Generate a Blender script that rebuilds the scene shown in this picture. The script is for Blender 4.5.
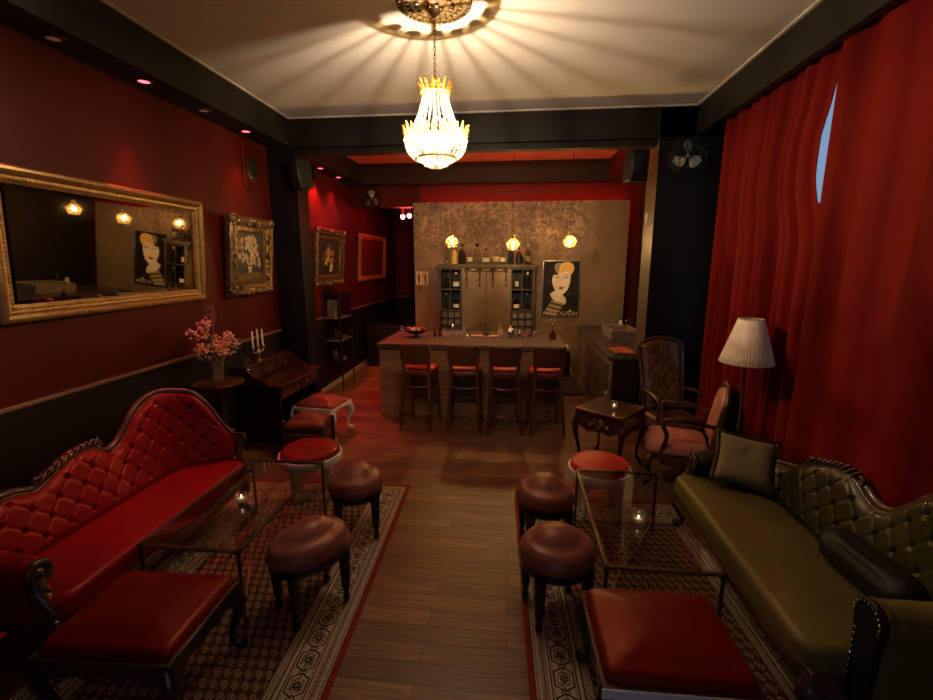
import bpy, bmesh, math, random
from mathutils import Vector, Matrix
from math import pi, sin, cos, radians, sqrt, exp
S = bpy.context.scene
for o in list(bpy.data.objects): bpy.data.objects.remove(o)
COL = S.collection
random.seed(7)

# ------------------------------------------------------------------ camera
F, CX, CY, H = 450.0, 466.5, 350.0, 2.1
vy = Vector((514 - CX, -(262 - CY), F)).normalized()
up = Vector((0, vy[2], -vy[1])).normalized()
xx = up.cross(vy)
if xx.x < 0: xx = -xx
Rw = Matrix((xx, vy, up))
cr, cu, cf = Rw.col[0], Rw.col[1], Rw.col[2]
cam = bpy.data.objects.new('camera', bpy.data.cameras.new('camera'))
COL.objects.link(cam)
cam.matrix_world = Matrix(((cr[0], cu[0], -cf[0], 0), (cr[1], cu[1], -cf[1], 0), (cr[2], cu[2], -cf[2], H), (0, 0, 0, 1)))
cam.data.sensor_width = 36
cam.data.lens = F / 933 * 36
cam.data.clip_start = 0.05
S.camera = cam

# ------------------------------------------------------------------ world, exposure, daylight
w = bpy.data.worlds.new('evening_sky'); S.world = w
w.use_nodes = True
bg = w.node_tree.nodes['Background']
bg.inputs[0].default_value = (0.42, 0.62, 0.95, 1)
bg.inputs[1].default_value = 0.65
S.view_settings.view_transform = 'Standard'
S.view_settings.look = 'None'
S.view_settings.exposure = 0.0
S.view_settings.gamma = 1.0
S.view_settings.use_curve_mapping = False
try:
    S.cycles.use_denoising = True
    S.cycles.max_bounces = 10
    S.cycles.diffuse_bounces = 4
    S.cycles.transparent_max_bounces = 16
    S.cycles.sample_clamp_indirect = 4.0
    S.cycles.sample_clamp_direct = 0.0
except Exception: pass

# ------------------------------------------------------------------ materials
M = {}
class E:
    """tiny maths-node expression"""
    def __init__(s, nt, v): s.nt = nt; s.v = v
    def op(s, o, b=None, c=None):
        n = s.nt.nodes.new('ShaderNodeMath'); n.operation = o
        for i, q in enumerate((s, b, c)):
            if q is None: continue
            q = q.v if isinstance(q, E) else q
            if isinstance(q, (int, float)): n.inputs[i].default_value = q
            else: s.nt.links.new(q, n.inputs[i])
        return E(s.nt, n.outputs[0])
    def __add__(s, b): return s.op('ADD', b)
    def __sub__(s, b): return s.op('SUBTRACT', b)
    def __mul__(s, b): return s.op('MULTIPLY', b)
    def __truediv__(s, b): return s.op('DIVIDE', b)
    def lt(s, b): return s.op('LESS_THAN', b)
    def gt(s, b): return s.op('GREATER_THAN', b)
    def abs(s): return s.op('ABSOLUTE')
    def frac(s): return s.op('FRACT')
    def floor(s): return s.op('FLOOR')
    def mn(s, b): return s.op('MINIMUM', b)
    def mx(s, b): return s.op('MAXIMUM', b)
    def sqrt(s): return s.op('SQRT')
    def sin(s): return s.op('SINE')
    def between(s, a, b): return s.gt(a) * s.lt(b)

def newmat(name):
    m = bpy.data.materials.new(name); m.use_nodes = True
    M[name] = m
    nt = m.node_tree
    return m, nt, nt.nodes['Principled BSDF']

def objco(nt):
    return nt.nodes.new('ShaderNodeTexCoord').outputs['Object']

def mixc(nt, fac, a, b):
    n = nt.nodes.new('ShaderNodeMix'); n.data_type = 'RGBA'
    for sock, q in ((n.inputs[0], fac), (n.inputs[6], a), (n.inputs[7], b)):
        q = q.v if isinstance(q, E) else q
        if isinstance(q, (int, float)): sock.default_value = q
        elif isinstance(q, tuple): sock.default_value = (q + (1,))[:4]
        else: nt.links.new(q, sock)
    return n.outputs[2]

def noise(nt, co, scale, detail=4, rough=0.55, stretch=None, dist=0.0):
    if stretch:
        mp = nt.nodes.new('ShaderNodeMapping'); mp.inputs['Scale'].default_value = stretch
        nt.links.new(co, mp.inputs[0]); co = mp.outputs[0]
    n = nt.nodes.new('ShaderNodeTexNoise')
    n.inputs['Scale'].default_value = scale; n.inputs['Detail'].default_value = detail
    n.inputs['Roughness'].default_value = rough; n.inputs['Distortion'].default_value = dist
    nt.links.new(co, n.inputs['Vector'])
    return n.outputs['Fac']

def ramp(nt, fac, stops):
    r = nt.nodes.new('ShaderNodeValToRGB')
    while len(r.color_ramp.elements) < len(stops): r.color_ramp.elements.new(0.5)
    for e, (p, c) in zip(r.color_ramp.elements, stops): e.position = p; e.color = (c + (1,))[:4]
    nt.links.new(fac.v if isinstance(fac, E) else fac, r.inputs[0])
    return r.outputs[0]

def bump(nt, b, h, strength=0.2, dist=0.01):
    n = nt.nodes.new('ShaderNodeBump'); n.inputs['Strength'].default_value = strength; n.inputs['Distance'].default_value = dist
    nt.links.new(h.v if isinstance(h, E) else h, n.inputs['Height']); nt.links.new(n.outputs[0], b.inputs['Normal'])

def simple(name, c, rough=0.5, metal=0.0, c2=None, sc=8, bmp=0.0, bsc=60, stretch=None, sheen=0.0, coat=0.0, spec=0.5, emit=None, tint=None):
    m, nt, b = newmat(name)
    co = objco(nt)
    c2 = c2 or tuple(q * 0.7 for q in c)
    col = ramp(nt, noise(nt, co, sc, stretch=stretch), [(0.3, c2), (0.7, c)])
    nt.links.new(col, b.inputs['Base Color'])
    b.inputs['Roughness'].default_value = rough; b.inputs['Metallic'].default_value = metal
    b.inputs['Specular IOR Level'].default_value = spec
    if sheen:
        b.inputs['Sheen Weight'].default_value = sheen; b.inputs['Sheen Roughness'].default_value = 0.35
        b.inputs['Sheen Tint'].default_value = tuple(min(1, q * 2.2 + 0.05) for q in c) + (1,)
    if tint: b.inputs['Specular Tint'].default_value = tint + (1,)
    if coat: b.inputs['Coat Weight'].default_value = coat; b.inputs['Coat Roughness'].default_value = 0.15
    if bmp: bump(nt, b, noise(nt, co, bsc, stretch=stretch), bmp)
    if emit: b.inputs['Emission Color'].default_value = (emit[0], emit[1], emit[2], 1); b.inputs['Emission Strength'].default_value = emit[3]
    return m

def emission(name, c, s):
    m, nt, b = newmat(name)
    b.inputs['Base Color'].default_value = (0.8, 0.8, 0.8, 1)
    b.inputs['Emission Color'].default_value = c + (1,); b.inputs['Emission Strength'].default_value = s
    return m

def thin_glass(name, tint=(0.93, 0.95, 0.93), refl=1.0, rough=0.02, trans=0.0, transc=(1, 1, 1)):
    m, nt, b = newmat(name)
    out = nt.nodes['Material Output']; nt.nodes.remove(b)
    t = nt.nodes.new('ShaderNodeBsdfTransparent'); t.inputs[0].default_value = tint + (1,)
    g = nt.nodes.new('ShaderNodeBsdfGlossy'); g.inputs['Roughness'].default_value = rough
    g.inputs[0].default_value = (refl, refl, refl, 1)
    f = nt.nodes.new('ShaderNodeFresnel')
    ge = nt.nodes.new('ShaderNodeNewGeometry')       # both faces of the pane meet air
    ior = E(nt, ge.outputs['Backfacing']) * (1 / 1.5 - 1.5) + 1.5
    nt.links.new(ior.v, f.inputs[0])
    mx = nt.nodes.new('ShaderNodeMixShader')
    nt.links.new(f.outputs[0], mx.inputs[0]); nt.links.new(t.outputs[0], mx.inputs[1]); nt.links.new(g.outputs[0], mx.inputs[2])
    last = mx.outputs[0]
    if trans:
        tl = nt.nodes.new('ShaderNodeBsdfTranslucent'); tl.inputs[0].default_value = transc + (1,)
        m2 = nt.nodes.new('ShaderNodeMixShader'); m2.inputs[0].default_value = trans
        nt.links.new(last, m2.inputs[1]); nt.links.new(tl.outputs[0], m2.inputs[2]); last = m2.outputs[0]
    nt.links.new(last, out.inputs[0])
    return m

simple('red_plaster', (0.074, 0.0056, 0.0026), 0.5, c2=(0.060, 0.0046, 0.0022), sc=2.5, bmp=0.05, bsc=40, spec=0.15)
simple('wainscot_paint', (0.012, 0.0075, 0.004), 0.5, c2=(0.010, 0.006, 0.0034), sc=3, spec=0.2)
simple('black_paint', (0.0055, 0.004, 0.003), 0.5, sc=3, spec=0.2)
simple('umber_paint', (0.016, 0.012, 0.0075), 0.5, c2=(0.013, 0.010, 0.006), sc=2, spec=0.2)
simple('brown_column_paint', (0.062, 0.045, 0.026), 0.45, c2=(0.05, 0.036, 0.021), sc=3)
simple('cream_ceiling', (0.55, 0.49, 0.42), 0.8, c2=(0.52, 0.46, 0.395), sc=1.2, bmp=0.03, bsc=30)
simple('cream_trim', (0.6, 0.52, 0.42), 0.5)
simple('dado_paint', (0.20, 0.085, 0.045), 0.4)
simple('pale_skirting', (0.42, 0.34, 0.24), 0.5)
simple('dark_mahogany', (0.050, 0.013, 0.008), 0.28, c2=(0.022, 0.006, 0.004), sc=4, stretch=(1, 1, 8), coat=0.3)
simple('black_wood', (0.016, 0.009, 0.007), 0.3, c2=(0.009, 0.005, 0.004), sc=5, coat=0.3)
simple('stool_wood', (0.115, 0.036, 0.017), 0.30, c2=(0.07, 0.021, 0.010), sc=6, stretch=(4, 4, 1), coat=0.2)
simple('carved_walnut', (0.085, 0.038, 0.018), 0.3, c2=(0.035, 0.014, 0.007), sc=9, bmp=0.3, bsc=45, coat=0.2)
simple('red_satin', (0.18, 0.004, 0.005), 0.38, c2=(0.15, 0.003, 0.004), sc=3, sheen=0.45, tint=(1, .25, .22), bmp=0.04, bsc=14)
simple('bench_velvet', (0.13, 0.0035, 0.0015), 0.40, c2=(0.105, 0.0028, 0.0012), sc=4, sheen=0.1, tint=(1, .22, .12), bmp=0.04, bsc=12)
simple('scarlet_velvet', (0.55, 0.035, 0.012), 0.5, c2=(0.48, 0.028, 0.010), sc=4, sheen=0.3)
simple('crimson_velvet', (0.22, 0.010, 0.006), 0.38, c2=(0.17, 0.008, 0.005), sc=5, sheen=0.4, tint=(1, .35, .25))
simple('mauve_satin', (0.21, 0.070, 0.048), 0.36, c2=(0.22, 0.066, 0.048), sc=5, sheen=0.3, tint=(1, .62, .5), bmp=0.03, bsc=10)
simple('dusky_velvet', (0.20, 0.050, 0.034), 0.38, c2=(0.15, 0.036, 0.024), sc=5, sheen=0.35, tint=(1, .5, .4))
simple('rose_fabric', (0.42, 0.15, 0.11), 0.55, c2=(0.36, 0.12, 0.09), sc=8, sheen=0.2)
simple('olive_velvet', (0.125, 0.098, 0.026), 0.5, c2=(0.075, 0.058, 0.016), sc=3.2, sheen=0.25, tint=(1, .85, .45), bmp=0.05, bsc=10)
simple('olive_satin', (0.026, 0.022, 0.009), 0.42, c2=(0.018, 0.016, 0.006), sc=5, sheen=0.06, spec=0.35, tint=(1, .85, .5), bmp=0.03, bsc=9)
simple('black_satin', (0.009, 0.008, 0.005), 0.5, sc=5, spec=0.22)
simple('cushion_weave', (0.26, 0.20, 0.085), 0.7, c2=(0.17, 0.13, 0.055), sc=90, bmp=0.3, bsc=160)
simple('brown_leather', (0.12, 0.056, 0.030), 0.30, c2=(0.075, 0.034, 0.018), sc=10, bmp=0.06, bsc=130, coat=0.25)
simple('seat_red_leather', (0.50, 0.030, 0.016), 0.35, c2=(0.42, 0.022, 0.012), sc=6)
simple('white_paint', (0.78, 0.73, 0.69), 0.4, c2=(0.62, 0.58, 0.54), sc=14, bmp=0.06, bsc=70)
simple('gilt', (0.40, 0.23, 0.085), 0.40, 0.75, c2=(0.25, 0.135, 0.048), sc=18, bmp=0.15, bsc=60)
simple('antique_gilt', (0.30, 0.19, 0.085), 0.36, 0.7, c2=(0.06, 0.035, 0.018), sc=20, bmp=0.5, bsc=50)
simple('bright_gold', (0.85, 0.58, 0.20), 0.25, 0.9, c2=(0.7, 0.45, 0.13), sc=20)
simple('brass', (0.55, 0.40, 0.20), 0.3, 0.9, c2=(0.35, 0.24, 0.11), sc=16)
simple('bronze_metal', (0.16, 0.115, 0.07), 0.35, 0.85, c2=(0.10, 0.07, 0.04), sc=25, bmp=0.2, bsc=80)
simple('steel', (0.55, 0.53, 0.50), 0.25, 1.0, sc=20)
simple('fan_metal', (0.36, 0.32, 0.28), 0.4, 0.4, sc=10)
simple('black_plastic', (0.007, 0.007, 0.006), 0.5, sc=20, spec=0.3)
simple('black_iron', (0.020, 0.017, 0.014), 0.45, 0.5, sc=20)
simple('cabinet_metal', (0.17, 0.118, 0.064), 0.42, 0.3, c2=(0.115, 0.08, 0.044), sc=3, bmp=0.08, bsc=14)
simple('cabinet_dark', (0.060, 0.042, 0.026), 0.5, c2=(0.045, 0.031, 0.019), sc=5)
simple('interior_black', (0.010, 0.008, 0.006), 0.6, sc=4)
simple('rack_tile', (0.16, 0.11, 0.07), 0.6, sc=6)
simple('stone_sink', (0.19, 0.155, 0.115), 0.6, c2=(0.11, 0.10, 0.075), sc=14, bmp=0.1, bsc=40)
simple('counter_wood', (0.20, 0.125, 0.068), 0.5, c2=(0.14, 0.085, 0.046), sc=6)
simple('counter_top', (0.050, 0.040, 0.030), 0.32, c2=(0.035, 0.028, 0.02), sc=8)
simple('bar_top_wood', (0.075, 0.047, 0.028), 0.5, c2=(0.048, 0.029, 0.018), sc=5, stretch=(0.6, 8, 1))
simple('ivory_wax', (0.78, 0.68, 0.55), 0.5)
simple('lamp_linen', (0.74, 0.56, 0.42), 0.75, c2=(0.66, 0.49, 0.36), sc=60, stretch=(1, 1, 0.1))
simple('paper_cream', (0.62, 0.48, 0.32), 0.7)
simple('paper_ochre', (0.50, 0.34, 0.19), 0.7)
simple('dried_bloom', (0.74, 0.34, 0.20), 0.8, c2=(0.58, 0.22, 0.13), sc=30)
simple('dried_pink', (0.66, 0.34, 0.28), 0.8, c2=(0.52, 0.24, 0.21), sc=30)
simple('dried_stem', (0.20, 0.09, 0.05), 0.8)
simple('grey_leaf', (0.26, 0.20, 0.14), 0.8)
simple('black_mat', (0.020, 0.018, 0.014), 0.7, sc=30)
simple('label_white', (0.65, 0.60, 0.52), 0.6)
simple('label_cream', (0.55, 0.45, 0.30), 0.6)
simple('yellow_ceramic', (0.62, 0.50, 0.13), 0.3)
simple('red_fruit', (0.5, 0.04, 0.03), 0.35)
simple('pale_fruit', (0.62, 0.42, 0.25), 0.4)
simple('tray_rust', (0.36, 0.09, 0.03), 0.3, c2=(0.24, 0.045, 0.016), sc=7)
simple('poster_black', (0.010, 0.008, 0.007), 0.6, spec=0.2)
simple('poster_skin', (0.74, 0.66, 0.58), 0.5)
simple('poster_gold', (0.70, 0.45, 0.14), 0.5, c2=(0.55, 0.32, 0.09), sc=20)
simple('poster_grey', (0.20, 0.17, 0.14), 0.5)
simple('poster_lips', (0.30, 0.03, 0.02), 0.5)
simple('scarf_yellow', (0.55, 0.42, 0.20), 0.5)
simple('menu_figure', (0.12, 0.05, 0.02), 0.6)
simple('medallion_gilt', (0.22, 0.14, 0.055), 0.45, 0.35, c2=(0.12, 0.072, 0.025), sc=30, bmp=0.6, bsc=55)
simple('canvas_dark', (0.035, 0.028, 0.018), 0.45, c2=(0.02, 0.015, 0.010), sc=6)
simple('blossom_cream', (0.52, 0.38, 0.20), 0.6, c2=(0.30, 0.20, 0.10), sc=30)
simple('blossom_rust', (0.36, 0.12, 0.05), 0.6, c2=(0.26, 0.10, 0.05), sc=30)
simple('leaf_dark', (0.07, 0.08, 0.03), 0.6)
simple('picture_red', (0.13, 0.010, 0.007), 0.5)
simple('coffer_led_tint', (0.62, 0.10, 0.075), 0.7)  # red LED glow put into the base colour of a cream coffer
simple('red_frame_paint', (0.42, 0.10, 0.05), 0.4)
simple('facade_stone', (0.35, 0.31, 0.29), 0.8)
thin_glass('table_glass', (0.90, 0.92, 0.90))
thin_glass('window_glass', (0.95, 0.97, 0.97))
thin_glass('clear_glass', (0.94, 0.94, 0.92), trans=0.08)
thin_glass('smoke_glass', (0.74, 0.72, 0.66), trans=0.22, transc=(0.55, 0.5, 0.42))
thin_glass('green_glass', (0.58, 0.68, 0.60), trans=0.25, transc=(0.30, 0.36, 0.30))
thin_glass('brown_glass', (0.50, 0.30, 0.17), trans=0.15, transc=(0.4, 0.2, 0.1))
thin_glass('cabinet_glass', (0.80, 0.76, 0.72))
thin_glass('amber_glass', (1.0, 0.90, 0.50), trans=0.012, transc=(1.0, 0.78, 0.25))
thin_glass('crystal', (1.0, 0.98, 0.94), trans=0.11, transc=(1.0, 0.93, 0.74))
thin_glass('gilt_filigree', (1.0, 0.84, 0.48), trans=0.55, transc=(0.85, 0.58, 0.20))
m, nt, b = newmat('mirror_silver')
b.inputs['Base Color'].default_value = (0.60, 0.54, 0.45, 1); b.inputs['Metallic'].default_value = 1; b.inputs['Roughness'].default_value = 0.02
emission('chandelier_bulb_glow', (1.0, 0.76, 0.51), 3100.0)
emission('crown_bulb_glow', (1.0, 0.79, 0.56), 280000.0)
emission('pendant_bulb_glow', (1.0, 0.66, 0.36), 2700.0)
emission('red_led', (1.0, 0.035, 0.02), 110.0)
emission('red_led_bright', (1.0, 0.020, 0.012), 380.0)
emission('red_spot_lens', (1.0, 0.05, 0.07), 9.0)
emission('dim_spot_lens', (0.5, 0.02, 0.02), 0.05)
emission('red_lamp_glow', (1.0, 0.045, 0.05), 130.0)
emission('flame', (1.0, 0.70, 0.38), 6.0)

# velvet curtain
m, nt, b = newmat('curtain_velvet')
co = objco(nt)
nt.links.new(ramp(nt, noise(nt, co, 1.6, stretch=(1, 1, 0.25)), [(0.3, (0.110, 0.0032, 0.0009)), (0.7, (0.15, 0.0045, 0.0012))]), b.inputs['Base Color'])
b.inputs['Roughness'].default_value = 0.75; b.inputs['Sheen Weight'].default_value = 0.0; b.inputs['Sheen Tint'].default_value = (0.6, 0.08, 0.03, 1)
b.inputs['Specular IOR Level'].default_value = 0.08

# plank floor
m, nt, b = newmat('plank_floor')
co = objco(nt)
br = nt.nodes.new('ShaderNodeTexBrick')
br.offset = 0.37; br.inputs['Scale'].default_value = 1.0
br.inputs['Brick Width'].default_value = 1.25; br.inputs['Row Height'].default_value = 0.125
br.inputs['Mortar Size'].default_value = 0.002; br.inputs['Bias'].default_value = 0.0
br.inputs['Color1'].default_value = (0.0, 0.0, 0.0, 1); br.inputs['Color2'].default_value = (1, 1, 1, 1); br.inputs['Mortar'].default_value = (0.0, 0.0, 0.0, 1)
nt.links.new(co, br.inputs['Vector'])
grain = noise(nt, co, 5.0, detail=8, rough=0.7, stretch=(0.5, 11, 1), dist=0.5)
base = mixc(nt, br.outputs['Color'], (0.155, 0.076, 0.036), (0.270, 0.142, 0.070))
gr = ramp(nt, grain, [(0.30, (0.30, 0.25, 0.21)), (0.56, (0.9, 0.88, 0.85)), (0.74, (1.35, 1.28, 1.18))])
mm = nt.nodes.new('ShaderNodeMix'); mm.data_type = 'RGBA'; mm.blend_type = 'MULTIPLY'; mm.inputs[0].default_value = 1
nt.links.new(base, mm.inputs[6]); nt.links.new(gr, mm.inputs[7])
col = mixc(nt, br.outputs['Fac'], mm.outputs[2], (0.018, 0.010, 0.006))
nt.links.new(col, b.inputs['Base Color'])
nt.links.new(ramp(nt, grain, [(0.2, (0.5, 0.5, 0.5)), (0.8, (0.36, 0.36, 0.36))]), b.inputs['Roughness'])
bump(nt, b, grain, 0.12, 0.004)

# bar front boards
m, nt, b = newmat('bar_planks')
co = objco(nt)
sep = nt.nodes.new('ShaderNodeSeparateXYZ'); nt.links.new(co, sep.inputs[0])
z = E(nt, sep.outputs[2]); x = E(nt, sep.outputs[0])
row = (z / 0.13).floor(); fr = (z / 0.13).frac()
g = noise(nt, co, 4.0, detail=8, rough=0.7, stretch=(0.8, 1, 14), dist=0.4)
rv = (row * 12.9898 + 3.1).sin() * 43758.5
rv = rv.frac()
base = mixc(nt, rv, (0.25, 0.125, 0.050), (0.43, 0.235, 0.105))
gr = ramp(nt, g, [(0.3, (0.42, 0.38, 0.34)), (0.65, (1, 1, 1)), (0.8, (1.2, 1.15, 1.1))])
mm = nt.nodes.new('ShaderNodeMix'); mm.data_type = 'RGBA'; mm.blend_type = 'MULTIPLY'; mm.inputs[0].default_value = 1
nt.links.new(base, mm.inputs[6]); nt.links.new(gr, mm.inputs[7])
col = mixc(nt, fr.lt(0.03), mm.outputs[2], (0.02, 0.012, 0.007))
nt.links.new(col, b.inputs['Base Color']); b.inputs['Roughness'].default_value = 0.45

# mottled concrete
m, nt, b = newmat('mottled_concrete')
co = objco(nt)
sep = nt.nodes.new('ShaderNodeSeparateXYZ'); nt.links.new(co, sep.inputs[0])
n1 = E(nt, noise(nt, co, 1.6, detail=5)); n2 = E(nt, noise(nt, co, 5.5, detail=10, rough=0.75, dist=1.4)); n3 = E(nt, noise(nt, co, 16, detail=6, rough=0.7, dist=0.8))
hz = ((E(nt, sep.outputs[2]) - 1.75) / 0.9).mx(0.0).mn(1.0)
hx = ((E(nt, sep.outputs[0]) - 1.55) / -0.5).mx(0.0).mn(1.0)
vein = (n2 - 0.5).abs().lt(0.042) * (n3.gt(0.46)) * hz * hx
bl = ((n1 * 0.6) + (n2 * 0.4))
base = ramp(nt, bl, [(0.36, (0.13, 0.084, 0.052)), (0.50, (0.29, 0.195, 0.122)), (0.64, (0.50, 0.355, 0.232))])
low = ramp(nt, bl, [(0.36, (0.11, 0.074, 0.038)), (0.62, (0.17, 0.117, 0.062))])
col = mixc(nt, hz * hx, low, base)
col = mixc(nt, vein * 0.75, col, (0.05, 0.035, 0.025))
nt.links.new(col, b.inputs['Base Color']); b.inputs['Roughness'].default_value = 0.7
bump(nt, b, n2, 0.25, 0.02)

# oriental rug
def rug_material(name, HX, HY):
    m, nt, b = newmat(name)
    co = objco(nt)
    sep = nt.nodes.new('ShaderNodeSeparateXYZ'); nt.links.new(co, sep.inputs[0])
    x = E(nt, sep.outputs[0]); y = E(nt, sep.outputs[1])
    ex = (x.abs() * -1 + HX) / 0.77; ey = (y.abs() * -1 + HY) / 0.77
    e = ex.mn(ey)
    side = ex.lt(ey)
    s = (side * y + (side * -1 + 1) * x) / 0.77
    nz = E(nt, noise(nt, co, 42, detail=3, rough=0.6, dist=1.0))
    cream = mixc(nt, nz, (0.34, 0.265, 0.18), (0.56, 0.45, 0.32))
    dark = (0.030, 0.017, 0.013); red = (0.20, 0.018, 0.010)
    # field: rows of paisley drops
    U = 0.056; V = 0.066
    rowi = (y / V).floor()
    px = ((x / U) + rowi * 0.37).frac() - 0.5
    py = (y / V).frac() - 0.5
    q = px + py * 0.45
    r = ((q * q * 1.9) + (py * py * 1.25)).sqrt()
    ring = r.between(0.27, 0.40)
    dot = r.lt(0.13)
    vein = (px - py * 0.55 - 0.42).abs().lt(0.06)
    ground = mixc(nt, nz, (0.045, 0.020, 0.012), (0.085, 0.036, 0.021))
    tan = mixc(nt, nz, (0.27, 0.17, 0.10), (0.44, 0.31, 0.20))
    field = mixc(nt, ring.mx(dot).mx(vein * 0.5) * 0.85, ground, tan)
    # main border with linked medallions
    p = ((s / 0.19).frac() - 0.5) * 0.19
    k = e - 0.235
    hexd = (k.abs() * 1.0).mx(p.abs() * 0.72 + k.abs() * 0.42)
    dia = p.abs() * -1 + 0.095 + k.abs() * 0.9
    outline = hexd.between(0.058, 0.068).mx(((dia - 0.026).abs()).lt(0.005))
    flower = hexd.lt(0.047) * ((nz - 0.5).abs() * -1 + 0.075).gt(0.0)
    core = (((p * p) + (k * k)).sqrt() - 0.018).abs().lt(0.006)
    link = k.abs().gt(0.062) * ((s / 0.019).frac().lt(0.5)) * k.abs().lt(0.075)
    bord = mixc(nt, outline.mx(flower * 0.8).mx(core).mx(link * 0.7), cream, dark)
    # guard stripes
    gd = ((s / 0.019) + (e / 0.03)).frac()
    guard = mixc(nt, gd.lt(0.45).mx((e - 0.107).abs().lt(0.003)), cream, (0.08, 0.035, 0.025))
    gd2 = ((s / 0.017) - (e / 0.03)).frac()
    guard2 = mixc(nt, gd2.lt(0.4), cream, (0.07, 0.03, 0.022))
    dots = (s / 0.017).frac().lt(0.5)
    col = field
    col = mixc(nt, e.lt(0.425), col, dark)
    col = mixc(nt, e.lt(0.415), col, guard2)
    col = mixc(nt, e.lt(0.360), col, dark)
    col = mixc(nt, e.lt(0.350), col, cream)
    col = mixc(nt, e.lt(0.325), col, dark)
    col = mixc(nt, e.lt(0.315), col, bord)
    col = mixc(nt, e.lt(0.155), col, dark)
    col = mixc(nt, e.lt(0.146), col, cream)
    col = mixc(nt, e.lt(0.134), col, guard)
    col = mixc(nt, e.lt(0.082), col, cream)
    col = mixc(nt, e.between(0.052, 0.070) * dots, col, dark)
    col = mixc(nt, e.lt(0.046), col, dark)
    col = mixc(nt, e.lt(0.038), col, red)
    nt.links.new(col, b.inputs['Base Color'])
    b.inputs['Roughness'].default_value = 0.9; b.inputs['Specular IOR Level'].default_value = 0.15
    bump(nt, b, noise(nt, co, 220, detail=2), 0.35, 0.004)
rug_material('rug_wool', 0.79, 1.285)

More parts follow.
